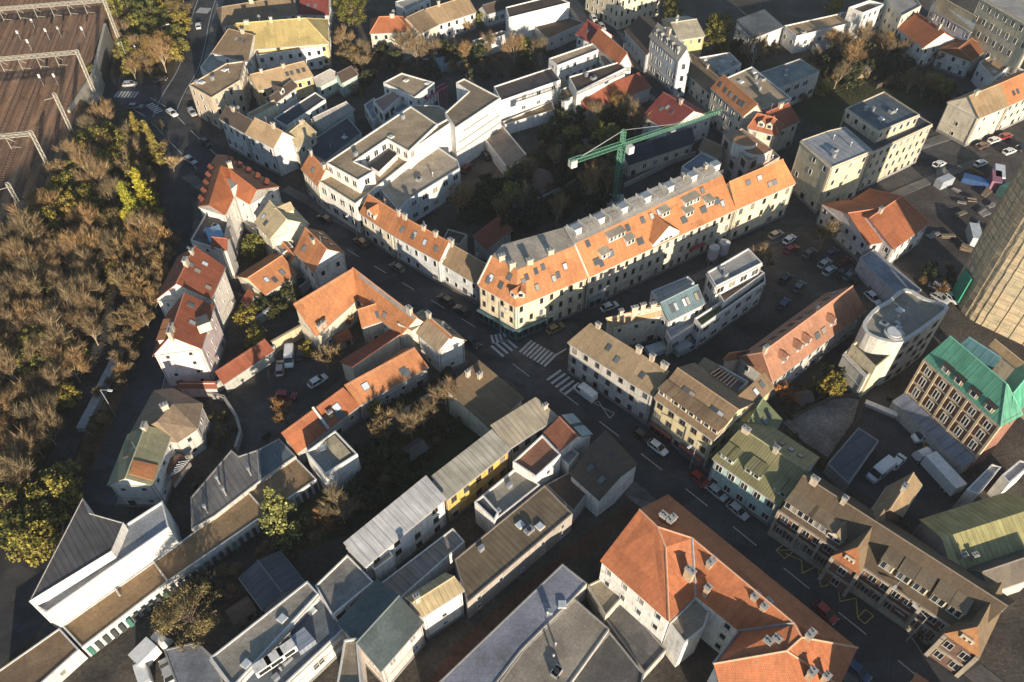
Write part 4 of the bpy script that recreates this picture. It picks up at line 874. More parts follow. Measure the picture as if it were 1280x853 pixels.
b=F('white house with dark ribbed roof and huge sunlit white wall at lower left',[(103,622),(112,641),(154,653),(139,689),(36,752)],10.8,S_((.12,.11,.105),.9),WHITE,win=None,par=.15,pth=.15,name='workshop_building',parm=mat('flat',(.2,.19,.18)))
F('',[(156,656),(203,626),(211,659),(58,766),(42,757),(142,692)],8.8,K((.27,.28,.30)),WHITE,root=b,win=None,par=.45)
# long low building with gravel roof
b=F('very long low building with brown gravel roof and striped garage front',[(77,783),(192,702),(369,571),(396,599),(210,727),(102,810)],3.6,K((.25,.17,.095)),(.60,.60,.58),win=None,par=.15,name='garage_row',cat='garages')
a,c=at(102,810,3.6),at(396,599,3.6); u=xy(c-a).normalized(); nn=Vector((u.y,-u.x,0)); L=xy(c-a).length; ang=math.atan2(u.y,u.x)
for k in range(34):
    p=xy(a)+u*(L*(k+.5)/34)+nn*.06; m=MB(); dk=mat('flat',(.05,.055,.055) if k%5 else (.05,.16,.12)); m.box((0,0,1.4),(L/34*.52,.16,2.5),dk); o=m.build('garage_door',b); o.location=p-b.location; o.rotation_euler.z=ang
for p,q in (((143,733),(150,745)),((192,702),(210,727)),((310,615),(334,642))):
    m=MB(); m.bar(at(*p,3.7),at(*q,3.7),.18,CONC); m.build('roof_joint',b,b.location)
F('low gravel-roofed end of the garage row with pale coping in the bottom-left corner',[(-5,840),(74,785),(99,812),(45,860),(-5,880)],3.5,K((.22,.15,.09)),(.60,.60,.58),win=FEW,par=.2,name='garage_row',cat='garages')
F('flat ribbed grey roof with three vent pipes between white house and small white cube',[(238,622),(289,562),(298,570),(322,562),(325,601),(268,645),(239,662)],4.5,('seam',(.21,.195,.18),1.1),GREYW,win=None,par=.1,name='workshop_building')
F('blue-green flat roof patch beside the ribbed grey roof',[(322,562),(349,548),(370,570),(325,601)],4.3,K((.11,.145,.16)),GREYW,win=None,par=.1,name='workshop_building')
for px,py in ((314,595),(275,606),(283,620),(260,642)):
    p=at(px,py,4.2); m=MB(); m.bar((0,0,0),(0,0,2.6 if px<300 else 2.2),.16,METAL,n=8); m.bar((0,0,2.2),(0,0,2.7),.3,METAL,.3,8); o=m.build('vent_pipe'); o.location=p; tag(o,{314:'tall vent pipe on the ribbed grey roof, nearest the blue-green patch',275:'short vent pipe on the ribbed grey roof, upper left one',283:'vent pipe in the middle of the ribbed grey roof',260:'tall thin vent pipe at the lower corner of the ribbed grey roof'}[px],'vent pipe','vent pipes on the ribbed roof')
b=F('small white cube house with roof terrace in the gardens',[(382,565),(419,538),(447,567.5),(406,593)],7.5,K((.28,.27,.25)),WHITE,win=None,par=.9)
m=MB(); q=[at(*p,7.5) for p in ((405,552),(418,543),(438,565),(424,574))]; q=[Vector((v[0],v[1],0)) for v in ccw([(v.x,v.y) for v in q])]; m.prism(q,6.6,7.3,mat('felt',(.5,.42,.27))); m.build('roof_deck',b,b.location); roofvent(b,at(404,560,6.6),.3)
F('',[(394,584),(405,594),(450,568),(452,575),(406,604)],4.2,K(LGR),WHITE,root=b,win=FEW,par=.2)
# ---------------------------------------------------------------- the orange courtyard houses in the middle
b=G('large orange L-shaped house with ribbed grey strip round a courtyard',(395,421),(447,374),(366,380),(441,335),6.5,4.6,T(ORA),CREAM,ch=((.12,.05),(.22,.05)),shed=True,win=FEW,sq=False)
G('',(447,374),(500,421),(441,335),(521,397),6.5,4.6,T(ORA),CREAM,root=b,ch=(.9,),sk=((.35,.3),(.6,.25)),fsk=((.4,.4),(.65,.4),(.85,.4)),win=SM,sq=False)
m=MB(); S5=[at(447,374,6.5),at(500,421,6.5),at(521,397,11.1),at(441,335,11.1)]; roof_slab(m,[[slope_pt(S5,s,t)+Vector((0,0,.16)) for s,t in ((.1,.84),(.98,.84),(.98,.99),(.1,.99))]],mat('seam',(.28,.28,.28),pitch=.6),.12); m.build('metal_roof_strip',b,b.location)
G('',(452,410),(482,400),(451,390),(478,374),6,2.2,T(ORA),CREAM,root=b,win=FEW,sk=((.75,.4),))
G('narrow house with dark red roof and long sunlit cream wall in the middle court',(424,452),(491,410),(440,459),(501,417),5.6,1.6,T(RED),CREAM,shed=True,win=None,sq=False)
b=G('white gabled corner house with tan roof panel and red far slope on the main street',(520,416),(547,440),(538,398),(567,422),7.5,3.0,S_((.34,.26,.17),.8),WHITE,fsk=((.3,.4),(.5,.4),(.7,.4)),ch=(.02,),blank=(3,),win=FEW)
m=MB(); S6=[at(520,416,7.5),at(547,440,7.5),at(567,422,10.5),at(538,398,10.5)]; roof_slab(m,[[slope_pt(S6,s,t)+Vector((0,0,.14)) for s,t in ((0,.84),(1,.84),(1,1),(0,1))]],mat('tile',ORA),.12); m.build('roof_edge',b,b.location)
F('',[(497,404),(528,387),(540,398),(515,414)],8.5,K((.5,.42,.27)),CREAM,root=b,win=None,par=.3)
b=G('long low orange lean-to house with bushes along its yard side',(371,567),(450,507),(351,540),(428,486),4.5,2.6,T(ORB),(.5,.47,.43),shed=True,ch=((.62,.4),),sk=((.5,.4),(.75,.5),(.72,.2)),sks=(1.3,1.3),win=SM)
G('',(450,507),(536,459),(428,486),(513,433),5,2.8,T(ORA),(.5,.47,.43),root=b,shed=True,sk=((.2,.55),(.7,.35),(.72,.2)),sks=(1.3,1.3),win=SM)
G('',(497,466),(522,449),(484,455),(512,436),6,1.5,T(ORA),CREAM,root=b,win=None,sk=((.7,.4),))
m=MB(); m.bar(at(391,509,7.6),at(411,536,4.9),.3,mat('flat',(.5,.48,.46))); m.build('firewall_coping',b,b.location)
b=G('dusty brown half-shaded roof at the crossroads with crumbling plaster verge',(612,536),(655,497),(562,489),(592,447),5.5,2.4,T((.235,.165,.095)),CREAM,shed=True,ch=((.55,.9),(.7,.75)),win=None)
# ---------------------------------------------------------------- long blocks between lane and street
wy=W(bay=2.4,w=1.2,h=1.5,st=3.0,dark=True)
G('long grey-green metal-roofed block with yellow windowed wall',(558,626),(638,562),(545,592),(615,535),8,1.0,S_((.40,.38,.31),1.2),(.60,.40,.11),shed=True,win=wy,name='apartment_building',cat='apartment building')
b=G('dusty ribbed roof with torn plaster edge at the main street end of the lane block',(637,561),(699,521),(615,535),(661,497),8,1.2,S_((.42,.365,.27),1.0),CREAM,shed=True,ch=((.95,.5),),win=wy)
b=G('white block with light grey metal roof on the garden side',(456,709),(557.5,623),(428.6,678),(535,593),9,1.0,S_((.56,.55,.53),1.5),WHITE,shed=True,win=W(bay=3.2,w=1.2,h=1.5,st=3.0,dark=True,skip=.15),name='apartment_building',cat='apartment building')
F('',[(460,703),(484,684),(492,695),(468,713)],7,K((.27,.26,.23)),WHITE,root=b,win=None,par=.2)
b=G('house with red-brown roof and wide skylight panels on the main street',(700,564),(679,541),(718,550),(704,518),7.5,2.0,T((.25,.10,.06)),WHITE,win=None,fsk=((.27,.42),(.73,.42)),sks=(3.3,3.0))
b=F('flat red-brown roof with white firewall edges in the lane block',[(641,577),(678,543),(701,568),(670,596)],8,K((.25,.12,.075)),WHITE,par=.5,win=FEW)
b=RF('dark weathered roof with white gable facing the big orange-red building',[(712,593,6),(749,626,6),(776,596,8.8),(798,580,6),(757,537,6),(738,556,8.8)],[[(712,593,6),(749,626,6),(776,596,8.8),(738,556,8.8)],[(798,580,6),(757,537,6),(738,556,8.8),(776,596,8.8)]],T((.105,.08,.06)),WHITE,win=None)
for p in ((738,585),(752,600),(765,568)): skylight(b,at(*p,8.0 if p[0]!=765 else 7.9),xy(at(749,626)-at(712,593)),xy(at(738,556)-at(712,593))+Vector((0,0,2.8)))
b=F('grey stepped roofs with white parapets behind the red-brown flat roof',[(593,627),(645,584),(675,606),(618,651)],6,K((.27,.25,.21)),WHITE,par=.6,win=FEW,vents=2)
F('',[(593,627),(604,618),(623,640),(618,651)],7,K(SLA),WHITE,root=b,par=.4,win=None)
F('low dark lean-to roof between brown corrugated roof and dark weathered roof',[(682,606),(712,590),(738,612),(717,640)],4,K(DBR),GREYW,win=None,par=.1)
F('small white annex squeezed between skylight-panel house and dark weathered roof',[(700,572),(713,559),(724,567),(711,582)],5.5,K(GRY),WHITE,win=None,par=.2)
F('brown corrugated flat roof beside the alley',[(568,699),(681,606),(716,642),(584,754)],6,S_((.21,.16,.10),.9),(.36,.32,.28),par=.15,vents=4,win=FEW)
F('grey-beige flat roof between white block and striped gable roof',[(473,731),(566,660),(581,677),(494,754)],5,S_((.27,.245,.215),1.4),WHITE,par=.2,win=None)
b=G('striped gable-roofed house with sunlit sand slope and white wall on the alley',(528,772),(581,738),(517,760),(562,718),9,1.6,('seam',(.35,.28,.16),.9),WHITE,win=FEW,ch=(.1,))
b=G('dark teal-grey gabled roof with pale pinkish wall on the alley',(476,840),(530,778),(446,797),(504,745),8,1.6,('felt',TEALR),(.62,.54,.50),win=W(bay=3.4,w=1.3,h=1.4,st=3.2,skip=.2,door=False))
b=F('gravel-roofed block with dark loggia front beside the two-tone shed',[(393.6,732),(434,693),(467,727),(415,770)],7.5,K((.24,.225,.205)),WHITE,par=.3,win=W(bay=2.2,w=1.6,h=1.7,st=3.5,dark=True,door=False))
b=F('grey and beige flat-roofed apartment block with white roof boxes at the bottom edge',[(262,822),(384,726),(398,742),(290,860)],8,K((.30,.27,.225)),(.60,.60,.6),par=.25,win=BIG,name='apartment_building',cat='apartment building',vents=2)
F('',[(289,859),(398,742),(430,786),(330,880)],6.2,K((.13,.15,.17)),(.60,.60,.6),root=b,par=.25,win=BIG,vents=4)
for p in ((330,836),(345,826),(360,815)):
    m=MB(); m.box((0,0,.8),(2.6,1.5,1.7),mat('plaster',WHITE)); m.box((0,-.76,.8),(1.8,.06,1.0),GLASS); o=m.build('roof_box',b); o.location=at(*p,7.0)-b.location; o.rotation_euler.z=math.radians(38)
m=MB(); q=[at(*p,7.4) for p in ((362,797),(380,784),(394,800),(374,815))]; roof_slab(m,[[q[0],q[3],q[2],q[1]]],mat('seam',(.30,.34,.40),pitch=1.4),1.4); m.build('metal_roof_strip',b,b.location)
G('two-tone dark shed with one lighter slope in the lower gardens',(298,722),(328,763),(322,702),(355,742),3.6,1.2,S_((.085,.10,.115),1.5),GREYW,win=None,name='shed',cat='shed')
F('light grey flat roof with leaves at the edge at the bottom left',[(204,812),(246,802),(268,822),(285,870),(225,870)],3.2,K((.22,.235,.265)),GREYW,win=None,par=.1,name='garage',cat='garage')
F('small flat roof with rooflight frame at the bottom edge',[(430,800),(446,797),(452,860),(420,860)],9.5,K((.33,.27,.19)),WHITE,par=.4,win=None)
F('long blue-grey hall roof on the alley at the bottom edge',[(703,704.5),(734,729),(717,748),(652,813),(608,870),(530,870)],5.5,K((.235,.245,.285)),GREYW,par=.12,win=None,vents=3,name='hall',cat='hall')
b=F('beige and blue flat roof patched with shadows beside the blue-grey hall',[(718,747.5),(762,786),(702,870),(611,870),(653,813)],5.2,K((.30,.26,.21)),GREYW,par=.12,win=None,vents=5,name='hall',cat='hall')
F('small dusty beige terrace roof between blue-grey hall and orange-red building',[(735,731),(757,720),(778,746),(757,770)],5,K((.37,.31,.215)),CREAM,par=.3,win=None)
F('low dark roof with three pale panels under the white wall of the orange-red building',[(755,772),(779,749),(833,812),(806,842)],3,K((.13,.125,.12)),GREYW,par=.2,win=None)
F('dark flat roof at the bottom edge below the beige and blue roof',[(704,860),(762,789),(805,842),(800,870)],4,K((.11,.105,.1)),GREYW,par=.2,win=None)
# big orange-red building
wo=W(bay=2.6,w=1.0,h=1.6,st=3.4)
IO={'a':(750,701,11),'b':(836,777,11),'c':(870,745,11),'d':(924,789,11),'u':(892,830,14.5),'f':(908,890,11),'g':(1000,895,11),'k':(1050,858,11),'h':(1072,810,11),'i':(835,618,11),'p':(799,637,16),'s':(822,659,16.3),'q':(832,684,15.4),'t':(865,673,16.3),'r':(992,779,16.3),'w':(983,814,15.6),'v':(1002,797,15.8)}
X=lambda q:[IO[c] for c in q]
b=RF('huge orange-red hipped-roof building with many chimneys at the bottom right',X('abcdufgkhi'),[X('abqsp'),X('bcq'),X('ctq'),X('tsq'),X('cdrt'),X('ih')+X('vr')+X('t')+X('sp'),X('duwr'),X('uwgf'),X('wvhkg'),X('rwv')],T((.45,.16,.07)),WHITE,win=wo,name='institution_building',cat='public building')
m=MB(); rc=mat('flat',(.52,.30,.19))
for e in ('pst','tr','rv','vw','wu','qs','qb','ct','wk','vh'):
    for x_,y_ in zip(e,e[1:]): m.bar(at(*IO[x_])+Vector((0,0,.08)),at(*IO[y_])+Vector((0,0,.08)),.17,rc)
m.build('ridge_cap',b,b.location)
m=MB()
for e in ('dr','du','ct'):
    for x_,y_ in zip(e,e[1:]): m.bar(at(*IO[x_])+Vector((0,0,.1)),at(*IO[y_])+Vector((0,0,.1)),.2,mat('flat',(.30,.30,.32)))
m.build('valley_flashing',b,b.location)
for px,py,z,l in ((821,672,13.5,1.7),(828,650,15,1.6),(838,655,15,2.4),(837,689,13.2,1.2),(861,719,14,2.2),(888,707,14.5,2.6),(883,740,12.6,1.2),(942,750,14.5,2.0),(955,761,14.4,2.8),(968,804,14,1.6),(957,807,14,1.6),(940,828,13,1.8),(1010,798,15,2.2),(1012,845,13.5,1.8),(1030,850,12.5,1.3)): chimney(b,at(px,py,z),1.9,1.0,l*.8,R.choice((.75,-.8)),mat('plaster',(.48,.36,.24)))
F('flat beige annex in the corner of the orange-red building',[(837,779),(870,746),(887,764),(881,784),(856,804)],9.5,K((.31,.275,.215)),WHITE,par=.25,win=None)
G('long street house beyond the gateway just outside the lower right corner',(1050,1010),(1260,1180),(1118,905),(1310,1050),11,5,T(ORB),CREAM,win=None)
finish_windows()
# ---------------------------------------------------------------- ground, roads, rails
def sheet(name,pts,z,m,kind='structure',sub=0):
    P=ccw([tuple(at(*p,z))[:2] for p in pts]) ; b=MB(); b.face([(p[0],p[1],z) for p in P],m); o=b.build(name); o['kind']=kind; return o
def chaikin(P,n=2):
    for _ in range(n):
        q=[P[0]]
        for i in range(len(P)-1): q+=[P[i].lerp(P[i+1],.25),P[i].lerp(P[i+1],.75)]
        P=q+[P[-1]]
    return P
def offs(P,o):
    out=[]
    for i in range(len(P)):
        d=(P[min(i+1,len(P)-1)]-P[max(i-1,0)]); d=Vector((d.x,d.y,0)).normalized(); out.append(P[i]+Vector((-d.y,d.x,0))*o)
    return out
def ribbon(name,px,o0,o1,z,m,thick=0,kind='structure',closed=False):
    P=chaikin([xy(at(*p,0)) for p in px]) if len(px)>2 else [xy(at(*p,0)) for p in px]
    a,c=offs(P,o0),offs(P,o1); b=MB()
    for i in range(len(P)-1):
        q=[a[i],a[i+1],c[i+1],c[i]]; cr=(q[1]-q[0]).cross(q[2]-q[0]).z
        if cr<0: q.reverse()
        b.face([(v.x,v.y,z) for v in q],m)
        if thick:
            for l in (a,c):
                f=[(l[i].x,l[i].y,z-thick),(l[i+1].x,l[i+1].y,z-thick),(l[i+1].x,l[i+1].y,z),(l[i].x,l[i].y,z)]; b.face(f,m)
    o=b.build(name); o['kind']=kind; return o
SOIL=mat('ground',(.055,.042,.027),veg=1); YARD=mat('ground',(.10,.085,.068)); GRASS=mat('ground',(.05,.055,.02),veg=1); GRAVEL=mat('ground',(.17,.15,.125)); BALL=mat('ballast',(.27,.165,.10)); LEAFG=mat('ground',(.12,.08,.045))
ASP=mat('asphalt',(.045,.046,.05)); ASP2=mat('asphalt',(.06,.058,.056)); PAVE=mat('asphalt',(.13,.122,.112)); PAINT=mat('paint',(.50,.50,.49)); YPAINT=mat('paint',(.50,.36,.08))
g=MB(); 
g.face([(-3000,-3000,0),(3000,-3000,0),(3000,3000,0),(-3000,3000,0)],SOIL); struct(g.build('ground'))
MAINR=[(176,128),(200,142),(228,172),(262,205),(330,252),(440,318),(530,372),(615,424),(700,489),(800,566),(900,645),(1000,727),(1110,815),(1230,915)]
SIDE=[(640,442),(690,418),(735,390),(790,362),(880,312),(960,278),(1050,248),(1130,213),(1200,188),(1300,157)]
LOWR=[(215,160),(222,205),(222,255),(214,320),(202,385),(189,445),(171,510),(146,570),(118,630),(75,710),(30,775),(-20,815)]
TOPR=[(205,146),(216,118),(236,88),(245,55),(250,25),(262,-10)]
UPR=[(716,-10),(745,32),(778,68),(812,100),(850,132),(885,162),(905,182)]
UND=[(120,104),(150,108),(178,108),(205,118)]
FORK=[(160,352),(137,415),(117,470),(97,520),(76,575),(50,622),(22,668),(-4,705),(-30,735)]
for nm,px,wd,z,m_ in (('main_road',MAINR,11,.012,ASP),('side_road',SIDE,9.5,.016,ASP2),('lower_road',LOWR,7.4,.020,ASP),('top_road',TOPR,7.5,.024,ASP),('upper_road',UPR,8,.012,ASP),('underpass_road',UND,9,.028,ASP),('forest_road',FORK,4.8,.012,ASP)):
    ribbon(nm,px,-wd/2,wd/2,z,m_)
sheet('road_junction',[(128,104),(160,98),(195,106),(222,118),(226,160),(240,190),(216,200),(196,168),(150,132),(128,126)],.033,ASP)
def seg(P,i,j): return P[i:j]
for px,a,b_,nm in ((MAINR[4:8],5.6,8.2,0),([(690,480),(800,566),(900,645),(1000,727),(1110,815),(1230,915)],5.6,9.0,0),([(262,205),(330,252),(440,318),(530,372),(600,415)],-8.6,-5.6,0),([(700,489),(800,566),(900,645),(1000,727),(1110,815)],-9,-5.6,0),
    ([(690,418),(735,390),(790,362),(880,312),(960,278)],4.9,8,0),([(720,398),(790,362),(880,312),(960,278)],-7,-4.9,0),([(1050,248),(1130,213),(1200,188),(1300,157)],4.9,8,0),([(1050,248),(1130,213),(1200,188)],-7.5,-4.9,0),
    (LOWR[2:9],4.3,6.4,0),(UPR,4.1,6,0),(UPR,-6,-4.1,0),(TOPR[1:],-6,-3.8,0)):
    ribbon('pavement',px,a,b_,.13,PAVE,.13)
# painted markings
def dashes(nm,px,off,on,gap,wd,z,m_,start=0.0):
    P=chaikin([xy(at(*p,0)) for p in px]); P=offs(P,off); b=MB(); acc=start; 
    for i in range(len(P)-1):
        a,c=P[i],P[i+1]; L=(c-a).length; d=(c-a)/L; n=Vector((-d.y,d.x,0)); s=0.0
        while s<L:
            ph=acc%(on+gap); 
            if ph<on: 
                e=min(on-ph,L-s); p,q=a+d*s,a+d*(s+e); f=[p-n*wd/2,q-n*wd/2,q+n*wd/2,p+n*wd/2]; b.face([(v.x,v.y,z) for v in f],m_)
            else: e=min(on+gap-ph,L-s)
            e=max(e,1e-3); s+=e; acc+=e
    o=b.build(nm); o['kind']='structure'
dashes('lane_marking',[(700,489),(800,566),(900,645),(1000,727),(1110,815),(1230,915)],0,5,5.5,.18,.020,PAINT)
dashes('lane_marking',[(262,205),(330,252),(440,318),(530,372),(600,415)],.4,4,5,.16,.020,PAINT)
dashes('edge_line',TOPR,3.1,100,0,.18,.040,PAINT); dashes('edge_line',TOPR,-3.0,100,0,.16,.040,PAINT)
dashes('edge_line',[(176,128),(200,142),(228,172),(262,205)],-3.6,8,4,.18,.040,PAINT); dashes('edge_line',[(176,128),(200,142),(228,172),(262,205)],3.2,8,4,.18,.040,PAINT)
dashes('edge_line',LOWR[5:9],4.0,200,0,.15,.028,PAINT)
dashes('parking_edge_line',[(893,598),(1000,684),(1060,735)],2.2,100,0,.14,.020,YPAINT)
def zebra(name,a,b_,n,L,wd=.55,z=.045,m_=None):
    a,c=xy(at(*a)),xy(at(*b_)); d=(c-a).normalized(); nn=Vector((-d.y,d.x,0)); q=MB()
    for k in range(n):
        p=a.lerp(c,(k+.5)/n); f=[p-d*wd/2-nn*L/2,p+d*wd/2-nn*L/2,p+d*wd/2+nn*L/2,p-d*wd/2+nn*L/2]; q.face([(v.x,v.y,z) for v in f],m_ or PAINT)
    o=q.build(name); o['kind']='structure'
zebra('zebra_crossing',(655,432),(690,452),8,4.2); zebra('zebra_crossing',(619,441),(641,427),4,4.0); zebra('zebra_crossing',(613,425),(634,421),4,2.5); zebra('zebra_crossing',(690,467),(717,489),5,4.0)
zebra('zebra_crossing',(144,118),(172,119),7,3.4); zebra('zebra_crossing',(247,13),(262,14),6,4)
zebra('zebra_crossing',(186,130),(200,141),6,2.4)
# no-stopping zigzag and bus box in yellow
def lines(nm,P,wd,z,m_):
    q=MB(); P=[xy(at(*p)) for p in P]
    for i in range(len(P)-1):
        a,c=P[i],P[i+1]; d=(c-a).normalized(); n=Vector((-d.y,d.x,0))*wd/2; f=[a-n,c-n,c+n,a+n]; q.face([(v.x,v.y,z+.002*i) for v in f],m_)
    o=q.build(nm); o['kind']='structure'
lines('yellow_zigzag',[(982,692),(1002,701),(1003,717),(1022,707),(1026,734),(1046,728),(1050,752),(1070,748),(1072,772)],.16,.022,YPAINT)
lines('yellow_box',[(970,688),(982,679),(993,688),(981,699),(970,688),(993,688)],.16,.022,YPAINT); lines('yellow_box',[(1072,772),(1082,762),(1092,770),(1081,780),(1072,772)],.16,.022,YPAINT)
lines('bus_stop_marking',[(736,498),(742,504),(748,502),(762,523),(768,517),(740,503)],.16,.022,PAINT)
lines('give_way_line',[(692,446),(708,436)],.35,.024,PAINT); lines('lane_marking',[(641,455),(662,471)],.16,.022,PAINT)
# yards and gardens
sheet('town_ground',[(225,-40),(1400,-40),(1400,1100),(-80,1100),(60,760),(150,560),(205,330)],.003,mat('ground',(.075,.066,.055)))
for nm,pts,z,m_ in (('car_park',[(955,290),(1010,290),(1070,335),(1110,372),(1085,400),(1050,365),(975,398),(935,405),(950,350)],.008,YARD),
    ('yard',[(270,495),(345,440),(400,430),(430,470),(352,538),(322,562),(297,568)],.008,ASP2),
    ('yard',[(574,214),(606,176),(637,218),(600,240),(572,262),(520,262)],.008,YARD),
    ('yard',[(1085,480),(1130,500),(1200,590),(1200,625),(1090,625),(1060,605)],.008,ASP),
    ('gravel_garden',[(978,528),(1045,494),(1074,500),(1066,528),(1035,572),(1004,552)],.008,mat('ground',(.27,.24,.21))),
    ('alley',[(525,870),(565,810),(700,694),(790,625),(800,640),(745,690),(700,705),(610,790),(560,870)],.008,mat('ground',(.10,.055,.038))),
    ('vehicle_yard',[(150,830),(195,790),(240,850),(240,870),(130,870)],.008,YARD),
    ('construction_yard',[(1120,245),(1290,180),(1290,240),(1195,375),(1150,330),(1165,280)],.006,mat('ground',(.075,.065,.06))),
    ('courtyard',[(430,395),(445,385),(455,410),(435,440),(400,450),(405,425)],.008,YARD),
    ('lane',[(505,480),(560,440),(590,446),(560,488),(512,520),(500,500)],.008,mat('asphalt',(.11,.10,.09))),
    ('forecourt',[(640,520),(690,487),(760,540),(800,590),(760,640),(720,570)],.007,ASP),
    ('lawn',[(475,545),(565,500),(612,537),(540,595),(430,670),(380,690),(355,640),(440,600)],.006,GRASS),
    ('lawn',[(600,240),(760,120),(800,190),(770,240),(640,300),(570,270)],.006,GRASS),
    ('lawn',[(880,90),(1160,60),(1180,130),(1030,160),(960,130)],.005,GRASS),
    ('road_shade_apron',[(-12,715),(40,688),(78,700),(36,752),(47,778),(0,835),(-12,840)],.009,ASP2),  # widened road; its dark asphalt also stands in for tree shade
    ('verge',[(150,380),(190,370),(186,410),(172,455),(157,505),(135,555),(108,610),(84,650),(50,690),(20,700),(55,640),(95,575),(112,520),(135,450)],.010,LEAFG)):
    sheet(nm,pts,z,m_)
# retaining wall between the two roads
o=None
P=[xy(at(*p)) for p in ((152,432),(146,455),(133,480),(121,508),(110,528),(104,540))]; P=chaikin(P); a_,c_=offs(P,-.9),offs(P,.9); m=MB()
for i in range(len(P)-1):
    q=[a_[i],a_[i+1],c_[i+1],c_[i]]; q=[Vector((v[0],v[1],0)) for v in ccw([(v.x,v.y) for v in q])]; m.prism(q,0,1.3,mat('plaster',(.36,.36,.36)))
o=m.build('retaining_wall'); tag(o,'long pale concrete retaining wall between the forest road and the lower road','wall')
def wall(label,px,h,c,wd=.35,name='garden_wall'):
    P=[xy(at(*p)) for p in px]; m=MB(); ml=mat('plaster',c); tl=mat('flat',hue(c,.8))
    for i in range(len(P)-1):
        a,c2=P[i],P[i+1]; d=(c2-a); ang=math.atan2(d.y,d.x); mid=(a+c2)/2; m.box((mid.x,mid.y,h/2),(d.length+.1*i%2,wd,h),ml,ang); m.box((mid.x,mid.y,h+.06),(d.length+.12,wd+.2,.12),tl,ang)
    o=m.build(name,None,P[0],P[0]); tag(o,label,'wall'); return o
wall('grey plastered yard wall running below the red lean-to roof',[(267,494),(300,474),(346,442)],2.6,(.40,.41,.37))
wall('tall sunlit sandy wall with rough plaster between yard and orange L-shaped house',[(344,441),(399,410)],3.4,(.52,.43,.29))
wall('blue-grey garden wall behind the low orange house',[(316,412),(345,390),(372,372),(390,358)],2.2,(.38,.40,.42))
wall('curved pale retaining wall at the drive of the brown hipped farmhouse',[(262,497),(282,502),(298,527),(303,545),(297,565)],1.6,(.38,.36,.33))
wall('long weathered stone wall along the lane at the dusty brown roof',[(505,528),(540,505),(563,486)],3.2,(.36,.31,.22),.6)
wall('low stone wall round the lower side of the car court',[(572,266),(598,248),(637,222)],1.6,(.36,.33,.28))
wall('low white kerb wall beside the green garden at the navy roof',[(780,235),(840,205),(868,195)],1.2,(.40,.37,.32))
wall('pale wall across the back of the gardens behind the red shed',[(662,258),(700,240),(735,222)],1.2,(.34,.33,.30))
# hedge-like ground cover
# ---------------------------------------------------------------- railway on its embankment
RZ=6.0
r0,r1=xy(at(140,-6,RZ)),xy(at(66,232,RZ)); rd=(r1-r0).normalized(); rn=Vector((-rd.y,rd.x,0))
if rn.x>0: rn=-rn
Lr=(r1-r0).length; A0=r0-rd*120; A1=r1+rd*140
RBE=[A0,r0,r1,A1]
m=MB(); wst=75
q=[A0,A1,A1+rn*wst,A0+rn*wst]; q=ccw([(v.x,v.y) for v in q]); q=[Vector((v[0],v[1],RZ)) for v in q]; m.face(q,BALL,[(v.dot(rd),v.dot(rn)) for v in q])
struct(m.build('railway_bed'))
m=MB(); bw_=14
N=60
UC=xy(at(130,98)); YL=at(0,560).y; 
def bwid(p):
    d=(xy(p)-UC).length; k=max(0,min(1,(d-22)/14)); w_=1.2+(bw_-1.2)*k*k*(3-2*k); q=max(0,min(1,(xy(p).y-YL)/25)); return w_*(.3+.7*q)
def bank(t,s):
    q=A0.lerp(A1,t); p=q-rn*(bwid(q)*s); return Vector((p.x,p.y,RZ*(1-s)**1.15))
for i in range(N):
    for j in range(6):
        f=[bank(i/N,j/6),bank((i+1)/N,j/6),bank((i+1)/N,(j+1)/6),bank(i/N,(j+1)/6)]
        n_=(f[1]-f[0]).cross(f[2]-f[0])
        if n_.z<0: f.reverse()
        m.face(f,LEAFG)
struct(m.build('embankment'))
def terrain(p):
    s0=-(xy(p)-A0).dot(rn); s=s0/bwid(xy(p)+rn*s0)
    if s<0: return RZ
    return RZ*(1-s)**1.15 if s<1 else 0.0
RAIL=mat('flat',(.17,.105,.075),rough=.55,metal=.3); SLEEP=mat('flat',(.17,.105,.07))
for k in range(13):
    off=rn*(3.2+4.7*k); a,c=A0+off,A1+off
    t=thing('railway_track','railway track on the brown ballast bed beside the forest','railway track',Vector((a.x,a.y,RZ)),'parallel railway tracks'); 
    for s in (-.75,.75):
        m=MB(); u0,u1=a+rn*s,c+rn*s; mid=(u0+u1)/2; m.box((mid.x,mid.y,RZ+.24),((u1-u0).length,.12,.18),RAIL,math.atan2(rd.y,rd.x)); m.build('rail',t,t.location)
    if k==0:
        m=MB(); 
        for j in range(int((c-a).length/.75)):
            p=a+rd*(.75*j); m.box((p.x,p.y,RZ+.08),(.26,2.5,.16),SLEEP,math.atan2(rd.y,rd.x))
        sl0=m.mesh('sleepers',t.location); 
    o=link('sleepers',sl0,t); o['kind']='stuff'
GAL=mat('flat',(.40,.38,.32),rough=.6,metal=.2)
def lattice(m,a,b_,w,n,mm,r=.07):
    d=(b_-a).normalized(); u=d.orthogonal().normalized() if abs(d.z)>.9 else d.cross(Vector((0,0,1))).normalized(); v=d.cross(u).normalized()
    C=[u*w+v*w,u*w-v*w,-u*w-v*w,-u*w+v*w]
    for c in C: m.bar(a+c,b_+c,r,mm)
    for k in range(n):
        p,q=a.lerp(b_,k/n),a.lerp(b_,(k+1)/n)
        for i in range(4):
            c,e=C[i],C[(i+1)%4]; m.bar(p+c,q+e,r*.7,mm,n=3); m.bar(q+c,q+e,r*.6,mm,n=3)
gn=('topmost','second from the top','third from the top','lowest')
